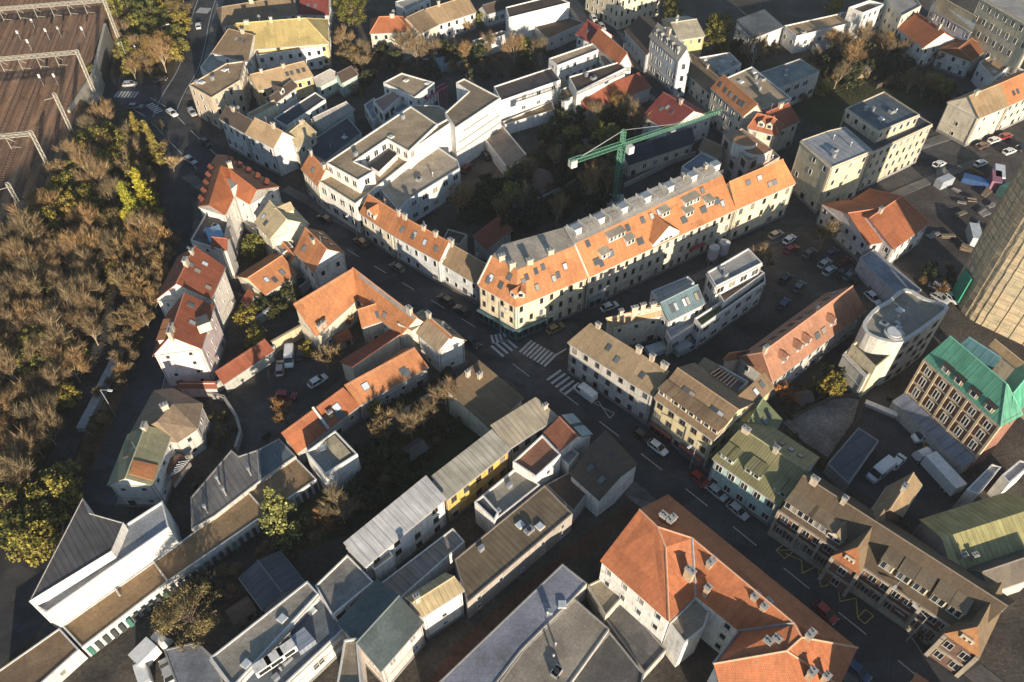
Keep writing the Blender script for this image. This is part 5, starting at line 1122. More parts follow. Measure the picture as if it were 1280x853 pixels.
for k,(base,left) in enumerate((((151,56),(0,25)),((121,123),(0,101)),((70,227),(0,196)))):
    p=at(*base,4.0); dist=(at(*base,RZ)-at(left[0],left[1]+30,RZ)).length
    H=12.5; t=thing('catenary_gantry','lattice steel railway gantry spanning the tracks, '+('topmost in the photo','middle one of the three','lowest of the three')[k],'railway gantry',xy(p)+Vector((0,0,RZ-1.5)),'railway gantries')
    top=xy(p)+Vector((0,0,RZ+H)); m=MB(); lattice(m,xy(p)+Vector((0,0,RZ-1.5)),top,.34,10,GAL,.09); m.box((p.x,p.y,RZ-1.6),(1.4,1.4,1.2),CONC); m.build('post',t,t.location)
    far=xy(p)+rn*64+Vector((0,0,RZ+H-.6)); m=MB(); lattice(m,top-Vector((0,0,.6)),far,.38,42,GAL,.10); m.build('beam',t,t.location)
    m=MB(); lattice(m,xy(far)+Vector((0,0,RZ)),far,.34,9,GAL,.09); m.build('post',t,t.location)
    for j in range(12):
        h0=top+rn*(6+4.7*j); m=MB(); m.bar(h0,h0-Vector((0,0,4.2)),.09,GAL); m.bar(h0-Vector((0,0,3.6)),h0-Vector((0,0,4.0))-rn*2.2,.06,GAL); m.bar(h0-Vector((0,0,2.4))-rn*1.6,h0-Vector((0,0,1.0)),.05,GAL); m.build('hanger',t,t.location)
for k,(base,) in enumerate((((93,172),),((41,286),))):
    p=at(*base,4.0); m=MB(); lattice(m,xy(p)+Vector((0,0,RZ-2)),xy(p)+Vector((0,0,RZ+11)),.34,10,GAL,.09); m.box((p.x,p.y,RZ-1.8),(1.4,1.4,1.0),CONC)
    m.bar(xy(p)+Vector((0,0,RZ+10)),xy(p)+rn*3+Vector((0,0,RZ+9.4)),.08,GAL); o=m.build('catenary_mast',None,xy(p),xy(p)); tag(o,('single lattice railway mast between two gantries at the edge of the forest','single lattice railway mast at the lower end of the tracks')[k],'railway mast')
for k in range(0,12):
    off=rn*(3.2+4.7*k); a,c=A0+off+Vector((0,0,RZ+7)),A1+off+Vector((0,0,RZ+7)); m=MB(); m.bar(a,c,.025,DARK,n=3); m.bar(a+Vector((0,0,1.4)),c+Vector((0,0,1.4)),.025,DARK,n=3); o=m.build('overhead_wire'); tag(o,'thin overhead wire strung above the railway tracks','wire','overhead wires above the tracks')
for k,(px,py) in enumerate(((45,38),(77,47),(107,48),(62,50),(27,52),(40,64),(55,108),(73,107))):
    p=at(px,py,RZ); m=MB(); m.bar((0,0,0),(0,0,3.2),.08,METAL); m.box((0,-.1,3.2),(.55,.3,1.1),FRAME); o=m.build('railway_signal',None,None,p); tag(o,'small white railway signal standing between the tracks','signal','small signals between the tracks')
# underpass wall; a solid dark box imitates the shade inside its opening
m=MB(); cw=mat('plaster',(.42,.38,.31))
for a,c in (((141,55),(127,118)),((127,118),(98,165))):
    p,q=at(*a,0),at(*c,0); p,q=xy(p),xy(q); d=q-p; mid=(p+q)/2; m.box((mid.x,mid.y,3.4),(d.length,.8,6.8),cw,math.atan2(d.y,d.x)); 
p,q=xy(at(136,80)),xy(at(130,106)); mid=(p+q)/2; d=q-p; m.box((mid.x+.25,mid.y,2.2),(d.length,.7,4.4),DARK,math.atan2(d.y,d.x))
o=m.build('underpass_wall'); tag(o,'concrete wall with dark road underpass below the railway','wall')
# ---------------------------------------------------------------- trees
TR=random.Random(5)
def branchy(m,mm,tw,H,rad,twigs,seed,trunk=.24,up=.55,tl=1.5,twr=.05,sp0=.6):
    r=random.Random(seed); ends=[]
    def grow(p,d,L,w,lv):
        q=p+d*L; m.bar(p,q,w,mm,w*.6,5 if lv<2 else 3)
        if lv>=3: ends.append((p,q,d)); return
        if lv==2: ends.append((p.lerp(q,.4),q,d))
        for k in range(r.choice((3,4)) if lv else 6):
            a=r.uniform(0,6.283); t=r.uniform(.4,1.0) if k else 1.0
            sp=sp0*r.uniform(.7,1.5) if k else .2
            nd=(d+Vector((math.cos(a)*sp,math.sin(a)*sp,r.uniform(0,.4)*up))).normalized(); grow(p+d*L*t,nd,L*r.uniform(.6,.85),max(w*.55,.035),lv+1)
    grow(Vector((0,0,-.6)),Vector((r.uniform(-.1,.1),r.uniform(-.1,.1),1)).normalized(),H*.33,trunk,0)
    M=MB()
    for k in range(twigs):
        p,q,d=r.choice(ends); s=p.lerp(q,r.uniform(.1,1.05)); dd=(d*.9+Vector((r.uniform(-.8,.8),r.uniform(-.8,.8),r.uniform(-.3,.8)))).normalized(); L=tl*r.uniform(.5,1.2)
        side=dd.cross(Vector((r.uniform(-1,1),r.uniform(-1,1),r.uniform(-1,1)))).normalized()*twr*r.uniform(.6,1.4); e=s+dd*L
        M.face([s-side,s+side,e],tw)
    return M
def leafy(m,mm,lf,H,rad,n,seed,clumps=46,size=.17,zlo=.25,trunk=.22,shape='round'):
    r=random.Random(seed); m.bar((0,0,-.5),(0,0,H*.6),trunk,mm,trunk*.5,6); C=[]
    for k in range(clumps):
        a=r.uniform(0,6.283); t=(k+.5)/clumps; z=H*(zlo+(1-zlo)*t)
        if shape=='round': rr=rad*math.sqrt(max(.05,1-(1.7*t-.8)**2))*math.sqrt(r.uniform(.1,1.1)); cs=rad*r.uniform(.14,.30)
        elif shape=='column': rr=rad*(1-.8*t)*r.uniform(.2,.95); cs=rad*r.uniform(.25,.45)*(1.1-.6*t)
        else: rr=rad*(1-.92*t)*r.uniform(.35,1.05); cs=rad*.24*(1.15-t)
        c=Vector((math.cos(a)*rr,math.sin(a)*rr,z)); C.append((c,cs*r.uniform(.8,1.3))); m.bar((0,0,z*.7),c,.07,mm,.03,3)
    M=MB()
    for k in range(n):
        c,cs=r.choice(C); d=Vector((r.gauss(0,1),r.gauss(0,1),r.gauss(0,.8))).normalized(); p=c+d*cs*(r.uniform(.1,1.25))
        nrm=(d+Vector((r.uniform(-1,1),r.uniform(-1,1),r.uniform(-.3,1)))).normalized(); u=nrm.orthogonal().normalized(); v=nrm.cross(u); s=size*r.uniform(.5,1.4); a=r.uniform(0,6.28); u,v=u*math.cos(a)+v*math.sin(a),v*math.cos(a)-u*math.sin(a)
        M.face([p-u*s-v*s*.6,p+u*s*.8-v*s*.7,p+u*s+v*s*.6,p-u*s*.7+v*s*.8],lf)
    return M
BARK=mat('bark',(.16,.12,.085)); BARKL=mat('bark',(.26,.21,.14))
KIND={}
def kind(nm,fn):
    out=[]
    for s in range(KN.get(nm,2)):
        m=MB(); M=fn(m,s); out.append((m.mesh('trunk'),M.mesh('crown')))
    KIND[nm]=out
KN=dict(bare=4,tawny=3,shrub=3,green=2)
TWB=mat('leaf',(.235,.165,.09),hi=(.44,.33,.19)); TWT=mat('leaf',(.25,.17,.085),hi=(.42,.30,.15)); RUS=mat('leaf',(.30,.15,.06),hi=(.48,.25,.10)); BARKT=mat('bark',(.36,.28,.19))
kind('bare',lambda m,s: branchy(m,BARKT,TWB,11,4,2600,s+1,twr=.03,tl=1.7,up=.9,sp0=.5,trunk=.18))
kind('tawny',lambda m,s: branchy(m,BARKL,TWT,10,4,2100,s+11,twr=.055,tl=1.2,up=.7))
kind('rust',lambda m,s: branchy(m,BARK,RUS,7,3,1800,s+21,twr=.06,tl=.8,trunk=.16))
kind('pale',lambda m,s: branchy(m,BARKL,mat('leaf',(.40,.31,.17),hi=(.55,.45,.27)),8,3.5,1500,s+31,twr=.035,tl=1.2,trunk=.17))
kind('green',lambda m,s: leafy(m,BARK,mat('leaf',(.075,.085,.022),hi=(.17,.165,.04)),10,4.2,6500,s+41))
kind('dark',lambda m,s: leafy(m,BARK,mat('leaf',(.04,.048,.02),hi=(.085,.085,.035)),4.5,2.2,2600,s+51,clumps=30))
kind('yellow',lambda m,s: leafy(m,BARKL,mat('leaf',(.27,.25,.03),hi=(.42,.40,.05)),14,2.3,7000,s+61,clumps=60,shape='column',zlo=.1))
kind('poplar',lambda m,s: leafy(m,BARKL,mat('leaf',(.17,.145,.035),hi=(.32,.25,.06)),14,1.9,4500,s+65,clumps=50,shape='column',zlo=.1))
kind('gold',lambda m,s: leafy(m,BARK,mat('leaf',(.20,.14,.055),hi=(.33,.24,.10)),9,4.0,9000,s+71,size=.085,clumps=70))
kind('olive',lambda m,s: leafy(m,BARK,mat('leaf',(.18,.165,.04),hi=(.34,.30,.07)),6,3.0,4200,s+81,zlo=.15,size=.15))
kind('fir',lambda m,s: leafy(m,BARK,mat('leaf',(.14,.155,.05),hi=(.36,.36,.12)),12,3.6,5500,s+91,clumps=80,shape='cone',zlo=.1,size=.17))
kind('blue',lambda m,s: leafy(m,BARK,mat('leaf',(.03,.05,.045),hi=(.07,.09,.08)),9,2.6,3500,s+101,clumps=50,shape='cone',zlo=.1,size=.17))
kind('shrub',lambda m,s: leafy(m,BARK,mat('leaf',(.07,.062,.025),hi=(.14,.11,.045)),1.9,1.4,700,s+111,clumps=14,zlo=.1,size=.14,trunk=.05))
kind('scrub',lambda m,s: branchy(m,BARK,TWB,4,2.5,1000,s+121,twr=.04,tl=1.0,trunk=.07))
HT=dict(bare=10,tawny=9,rust=6.5,pale=7.5,green=10,dark=4.5,poplar=14,yellow=14,gold=9,olive=6,fir=12,blue=9,shrub=1.9,scrub=4)
NK=dict(shrub='shrub',scrub='bush',dark='bush',bare='bare_tree',tawny='bare_tree',rust='bare_tree',pale='bare_tree',fir='conifer',blue='conifer')
def tree(kd,px,py,sc,label,group=None,name='tree',cat='tree',w=None):
    tr,cr=TR.choice(KIND[kd]); p=w if w is not None else at(px,py,HT[kd]*sc*.6)
    t=thing(name,label,cat,Vector((p.x,p.y,terrain(p))),group); t.rotation_euler.z=TR.uniform(0,6.28); f=sc*TR.uniform(.92,1.08); t.scale=(f*TR.uniform(.92,1.08),f,f*TR.uniform(.9,1.1))
    link('trunk',tr,t); link('crown',cr,t); return t
def fill(pts,kinds,dmin,nmax,label,group,name='tree',cat='tree',z=5,avoid=()):
    P=[at(*p,z if terrain(at(*p,0))<.5 else z+RZ*.0) for p in pts]; P=[(p.x,p.y) for p in P]; xs=[p[0] for p in P]; ys=[p[1] for p in P]; done=[]; tries=0
    while len(done)<nmax and tries<nmax*60:
        tries+=1; x,y=TR.uniform(min(xs),max(xs)),TR.uniform(min(ys),max(ys))
        if not inside(x,y,P) or any((x-a)**2+(y-b_)**2<dmin*dmin for a,b_ in done): continue
        if any(inside(x,y,q) for _,q,_h in FOOT): continue
        done.append((x,y)); k=TR.choices([k[0] for k in kinds],[k[1] for k in kinds])[0]; sc=TR.uniform(.75,1.15)
        lb=label[k] if isinstance(label,dict) else label
        tree(k,0,0,sc,lb,group if not isinstance(group,dict) else group[k],NK.get(k,'leafy_tree'),NK.get(k,'tree').replace('_',' ').replace('leafy ',''),Vector((x,y,0)))
# woods between railway and lower road
WL_=dict(bare='bare brown tree in the dense wood between railway and lower road',tawny='tawny-twigged tree in the dense wood between railway and lower road',olive='olive-green bushy tree in the wood between railway and lower road',shrub='low brown-green shrub in the wood beside the railway',scrub='bare brown scrub bush in the wood beside the railway',gold='golden-leaved tree in the wood between railway and lower road',green='green-leaved tree in the wood north of the underpass road')
WG_={k:'woodland: '+k+' trees by the railway' for k in WL_}
fill([(-10,345),(55,315),(110,330),(122,385),(100,440),(72,505),(38,590),(5,640),(-10,650)],(('bare',9),('tawny',.6),('scrub',2.5),('olive',1.4)),2.45,135,WL_,WG_)
fill([(-10,330),(20,320),(55,290),(80,235),(112,155),(150,150),(190,180),(180,250),(165,300),(140,345),(100,335)],(('bare',2.5),('olive',6),('scrub',2),('gold',.5),('tawny',1.5),('shrub',1.5)),2.8,95,WL_,WG_)
fill([(150,300),(190,270),(212,300),(196,350),(178,390),(160,400),(146,360)],(('tawny',5),('bare',1)),3.0,32,WL_,WG_)
fill([(140,-8),(225,-8),(228,40),(218,70),(180,86),(145,80),(150,40)],(('green',2),('olive',4),('gold',.8),('bare',1)),3.6,36,WL_,WG_)
for px,py,s in ((162,256,1.15),(176,236,1.2),(157,275,.7),(182,262,.7)): tree('yellow',px,py,s,'tall yellow columnar poplar standing out of the brown wood','poplar',name='poplar',cat='poplar')if False else tree('yellow',px,py,s,{162:'bright yellow poplar at the centre of the wood, leftmost of the tight four',176:'bright yellow poplar, topmost of the tight four in the wood',157:'smaller bright yellow poplar at the lower left of the tight four',182:'smaller bright yellow poplar at the right of the tight four, by the road'}[px],None,'poplar','poplar')
for px,py,s,l in ((172,165,1.0,'olive-gold poplar on the wood edge near the road junction, left one'),(188,175,1.0,'olive-gold poplar on the wood edge near the road junction, right one')): tree('poplar',px,py,s,l,None,'poplar','poplar')
for px,py,s in ((25,660,1.1),(45,640,1.0),(68,622,1.0),(40,672,1.0),(75,600,.8),(10,640,.9)): tree('green' if px%4==1 else 'olive',px,py,s*(.8 if px%4==1 else 1.3),'yellow-green bushy tree beside the forest road at lower left','yellow-green trees at the lower left road')
tree('olive',120,100,.6,'small bush at the underpass corner')
for px,py,s,l in ((152,396,.8,'pinkish-brown bare tree on the verge at the top of the retaining wall'),(148,424,.5,'small tawny bare tree beside the retaining wall')): tree('tawny',px,py,s,l)
tree('pale',212,200,.8,'pale bare tree at the roadside below the road junction'); tree('pale',200,155,.6,'pale bare tree on the traffic island of the junction')
# single trees
one=[('fir',345,638,1.1,'yellow-green conifer in the dark gardens above the garage row'),('rust',401,651,.9,'rust-coloured bare tree right of the yellow-green conifer'),('gold',236,768,1.12,'large golden-brown tree at the bottom left beside the garage row'),('tawny',470,530,1.0,'big tawny bare tree beside the orange lean-to house'),('olive',466,505,.7,'small green tree behind the big tawny bare tree'),('tawny',405,440,.95,'bare grey-tan tree in the yard beside the white parked car'),('olive',385,436,.55,'small olive tree at the sandy yard wall'),('rust',355,517,1.0,'rust-coloured tree in the yard beside the red car'),('green',438,10,1.25,'big round green tree at the top edge'),('tawny',432,50,1.1,'bare orange-brown tree right of the yellow roof, upper one'),('gold',436,68,.9,'golden tree right of the yellow roof, lower one'),('olive',656,58,1.2,'yellow-green tree below the tall white blank wall'),('green',898,42,1.3,'green and orange tree in the upper-right gardens'),('olive',604,22,.7,'yellow-green bush at the top edge between brown houses'),('gold',575,243,.8,'slender yellow tree at the front of the school wing'),('tawny',1034,288,1.0,'broad pale bare tree on the small square by the side street'),('tawny',956,322,.9,'tawny bare tree beside the white terrace building'),('rust',988,488,1.1,'rust-orange bare tree at the corner of the gravel garden'),('rust',970,450,.9,'reddish bare tree on the end of the salmon roof'),('olive',316,306,1.0,'brown-olive round tree behind the cream house'),('olive',310,392,.9,'green bush beside the bright white gable house'),('olive',318,420,.8,'green bush with red leaves above the red lean-to roof'),('olive',348,362,.6,'small yellow-green tree at the low orange house'),('blue',644,216,.9,'dark conifer at the end of the low garage roof'),('blue',1050,470,.7,'dark blue-green conifer below the stepped terraces'),('gold',775,132,.8,'yellow-leaved tree in front of the red shed roof'),('gold',738,157,.6,'small golden bush in the dark gardens'),('rust',1178,66,1.1,'pinkish bare tree beside the orange gabled house at top right'),('tawny',1140,95,.8,'tawny bush in the upper-right gardens, left one'),('tawny',1170,108,.8,'tawny bush in the upper-right gardens, right one'),('pale',585,28,.8,'pale bare tree behind the white box house'),('pale',490,35,1.0,'white-twigged bare tree in front of the orange hipped house'),('pale',440,105,.7,'pale bare tree beside the teal-walled houses'),('green',840,10,.8,'reddish-green tree at the top edge above the pale sand roof'),('pale',1088,328,.8,'pale bare tree by the white-gabled orange house'),('olive',1044,6,1.0,'green tree at the top edge behind the long white building'),('rust',430,395,.9,'red-twigged bare tree in the orange courtyard'),('rust',460,480,.8,'reddish bare tree over the orange lean-to roof'),('gold',1106,52,.7,'golden bush below the long white building')]
for kd,px,py,s,l in one: tree(kd,px,py,s,l)
GL=lambda s:{k:s%k2 for k,k2 in (('dark','dark green bush'),('shrub','low shrub'),('scrub','bare bush'),('olive','olive bush'),('pale','pale bare tree'),('green','green tree'),('blue','dark conifer'),('bare','bare brown tree'),('gold','golden bush'))}
def garden(pts,n,d,where,kinds=(('dark',2),('shrub',6),('scrub',4),('olive',.3),('bare',.5))): fill(pts,kinds,d,n,GL('%s in the '+where),{k:k+' in the '+where for k in HT},'tree','tree',1.0)
garden([(600,240),(665,195),(690,140),(730,140),(800,150),(790,190),(770,200),(770,250),(700,280),(640,300),(575,275)],100,2.3,'dark gardens below the crane',(('dark',6),('shrub',4),('scrub',2.5),('olive',.7),('bare',1),('blue',.4)))
garden([(475,545),(560,500),(575,520),(540,580),(430,660),(440,600)],55,2.5,'shaded lawn behind the grey-green block',(('dark',5),('shrub',3),('scrub',2),('bare',.6)))
garden([(380,690),(430,660),(440,610),(400,650),(370,660),(240,745),(300,745),(290,720)],45,2.2,'gardens above the two-tone shed',(('dark',3),('shrub',3),('scrub',4),('bare',1)))
garden([(450,60),(520,70),(590,60),(680,80),(620,100),(560,95),(480,90),(450,120),(440,100)],60,2.6,'gardens behind the pink pergola villa',(('dark',3),('shrub',3),('scrub',4),('bare',1.5)))
garden([(1020,60),(1110,60),(1180,110),(1210,130),(1200,150),(1150,120),(1100,105),(1040,110),(1000,130)],70,2.7,'upper-right gardens',(('dark',5),('shrub',3),('scrub',3),('bare',1),('olive',.5)))
garden([(885,70),(935,50),(980,60),(940,85),(900,95)],22,2.8,'gardens beside the dark blue hipped roof')
garden([(985,520),(1050,480),(1055,460),(1000,480)],14,2.3,'court below the salmon roof')
garden([(978,545),(1034,575),(1030,580),(985,556)],9,1.8,'hedge at the gravel garden',(('shrub',1),))
garden([(245,515),(285,510),(300,540),(270,560),(245,555)],12,2.6,'small garden of the brown farmhouse',(('shrub',1),))
garden([(470,500),(500,490),(560,465),(562,472),(510,505),(480,515)],14,1.9,'planted strip along the orange lean-to house',(('shrub',3),('olive',.6)))
garden([(1150,350),(1185,330),(1195,360),(1165,375)],5,2.5,'plot beside the scaffolded tower')
garden([(330,385),(360,365),(380,350),(375,372),(345,392)],7,2.2,'strip behind the blue-grey garden wall',(('shrub',1),('dark',1)))
garden([(880,395),(950,352),(955,347),(905,385)],0,2,'x')
garden([(1078,728),(1182,808),(1178,812),(1074,732)],24,1.4,'front hedge of the brick school',(('shrub',1),))
garden([(660,60),(740,90),(700,66)],3,3,'yard below the white wall')
garden([(150,385),(186,385),(168,455),(150,505),(120,560),(95,610),(70,640),(112,540),(140,460)],34,1.7,'verge between retaining wall and lower road',(('scrub',2),('shrub',1)))
# leaf litter and ground cover
m=MB(); rr=random.Random(3); lm=mat('leaf',(.075,.055,.028),hi=(.13,.095,.045))
for poly,n in (([(-10,330),(150,150),(200,260),(150,400),(175,420),(110,600),(40,680),(-10,680)],12000),([(600,240),(760,130),(790,190),(640,300)],3000),([(475,545),(560,500),(575,520),(430,670),(340,690)],2500),([(450,60),(680,80),(560,95),(450,120)],2000),([(1000,60),(1180,110),(1030,130)],2500)):
    P=[at(*p) for p in poly]; P=[(p.x,p.y) for p in P]; xs=[p[0] for p in P]; ys=[p[1] for p in P]
    for k in range(n):
        x,y=rr.uniform(min(xs),max(xs)),rr.uniform(min(ys),max(ys))
        if not inside(x,y,P): continue
        z=terrain(Vector((x,y,0)))+rr.uniform(.05,.3); a=rr.uniform(0,6.28); s=rr.uniform(.1,.28); c,e=math.cos(a)*s,math.sin(a)*s
        m.face([(x-c,y-e,z),(x+e,y-c,z+.1),(x+c,y+e,z),(x-e,y+c,z-.05)],lm)
o=m.build('leaf_litter'); o['kind']='stuff'; o['label']='brown leaf litter and low ground cover under trees and in the gardens'; o['category']='leaves'
# ---------------------------------------------------------------- vehicles
def carparts(kd):
    """profile lofted across the width -> body; glasshouse, wheels, lamps as parts"""
    if kd=='van': L,Wd,H=5.3,2.0,2.3; prof=[(-2.65,.35),(-2.65,2.2),(-2.5,2.3),(1.0,2.3),(1.35,2.15),(2.0,1.3),(2.6,1.05),(2.65,.35)]; gl=[(1.42,2.05),(2.03,1.3)]
    elif kd=='truckbox': L,Wd,H=9.5,2.5,3.4
    else:
        L,Wd,H=4.3,1.78,1.45; prof=[(-2.15,.32),(-2.15,.85),(-2.0,.95),(-1.75,.98),(1.05,.96),(2.0,.78),(2.15,.6),(2.15,.32)]
    b=MB(); P=mat('car',(.6,.6,.6))
    if kd=='car': ST=[(-2.15,.60,.42,.70),(-2.05,.76,.34,.86),(-1.75,.86,.30,.95),(-.6,.89,.28,.97),(.9,.89,.28,.95),(1.6,.86,.30,.86),(2.0,.77,.34,.74),(2.15,.60,.42,.62)]
    else: ST=[(-2.65,.90,.4,2.1),(-2.55,.97,.35,2.28),(-1.0,1.0,.33,2.33),(.9,1.0,.33,2.32),(1.35,.99,.33,2.15),(2.0,.97,.34,1.32),(2.5,.86,.36,1.08),(2.65,.66,.42,.9)]
    rings=[]
    for x,w_,zb,zt in ST:
        tw=w_*(.86 if kd=='car' else .88); sh=zb+(zt-zb)*(.55 if kd=='car' else .5)
        rings.append([Vector((x,-w_*.92,zb)),Vector((x,-w_,sh)),Vector((x,-tw,zt-.02)),Vector((x,0,zt+.03)),Vector((x,tw,zt-.02)),Vector((x,w_,sh)),Vector((x,w_*.92,zb))])
    for A,B in zip(rings,rings[1:]):
        for i in range(6): b.face([A[i],A[i+1],B[i+1],B[i]][::-1],P)
    b.face(rings[0],P); b.face(rings[-1][::-1],P)
    g=MB(); gm=mat('flat',(.015,.018,.022),rough=.15); w=Wd/2
    if kd=='car':
        lo=[(-1.95,.95),(1.15,.95)]; x0,x1,x2,x3=-1.95,-1.35,.25,1.15; zl,zt=.95,1.42
        q=[Vector((x0,-w+.06,zl)),Vector((x3,-w+.06,zl)),Vector((x3,w-.06,zl)),Vector((x0,w-.06,zl))]; t=[Vector((x1,-w+.25,zt)),Vector((x2,-w+.25,zt)),Vector((x2,w-.25,zt)),Vector((x1,w-.25,zt))]
        for i in range(4): g.face([q[i],q[(i+1)%4],t[(i+1)%4],t[i]],gm)
        r=MB(); r.box(((x1+x2)/2,0,zt+.015),(x2-x1+.1,Wd-.46,.06),P)
        for s in(-1,1): r.bar((x0+.05,s*(w-.07),zl),(x1,s*(w-.25),zt),.05,P); r.bar((x3-.05,s*(w-.07),zl),(x2,s*(w-.25),zt),.05,P); r.bar((-.5,s*(w-.05),zl),(-.5,s*(w-.24),zt),.04,P)
    else:
        g.face([Vector((1.39,-w+.2,2.1)),Vector((2.03,-w+.12,1.34)),Vector((2.03,w-.12,1.34)),Vector((1.39,w-.2,2.1))][::-1],gm); g.v=[v+Vector((.03,0,.03)) for v in g.v]
        for s in(-1,1): g.box((1.0,s*(w-.06),1.75),(1.0,.16,.55),gm)
        r=MB(); r.box((-.8,0,2.33),(2.8,1.5,.05),P)
    wh=MB(); ty=mat('flat',(.02,.02,.02)); wh.bar((0,-.11,0),(0,.11,0),.32,ty,n=12); wh.bar((0,-.125,0),(0,.125,0),.17,METAL,n=8)
    hl=MB(); hl.box((0,0,0),(.12,.30,.13),mat('flat',(.75,.75,.72),rough=.2)); tl=MB(); tl.box((0,0,0),(.10,.24,.16),mat('flat',(.35,.02,.02),rough=.3))
    bm_=b.mesh('body')
    return dict(L=L,W=Wd,body=bm_,glass=g.mesh('window_glass'),roof=r.mesh('roof'),wheel=wh.mesh('wheel'),head=hl.mesh('headlight'),tail=tl.mesh('tail_light'))
CP={k:carparts(k) for k in('car','van')}
def car(px,py,qx,qy,c,label,kd='car',group=None,sc=1.0,z0=.02):
    a,b_=at(px,py,.7),at(qx,qy,.7); h=math.atan2(b_.y-a.y,b_.x-a.x); P=CP[kd]; t=thing('parked_car' if kd=='car' else 'van',label,'car' if kd=='car' else 'van',Vector((a.x,a.y,z0)),group); t.rotation_euler.z=h; t.scale=(sc,sc,sc)
    pm=mat('car',c)
    for n in ('body','roof'):
        o=link(n,P[n],t); o.material_slots[0].link='OBJECT'; o.material_slots[0].material=pm
    link('window_glass',P['glass'],t); x=P['L']*.31; y=P['W']/2-.1
    for sx in(-1,1):
        for sy in(-1,1): link('wheel',P['wheel'],t,(sx*x,sy*y,.31))
    for sy in(-1,1): link('headlight',P['head'],t,(P['L']/2-.12,sy*(P['W']/2-.24),.62)); link('tail_light',P['tail'],t,(-P['L']/2+.08,sy*(P['W']/2-.22),.72))
    return t
cW,cS,cB,cR,cG,cN,cY=(.72,.72,.70),(.40,.41,.42),(.02,.02,.022),(.28,.02,.02),(.12,.125,.13),(.03,.06,.13),(.60,.42,.03)
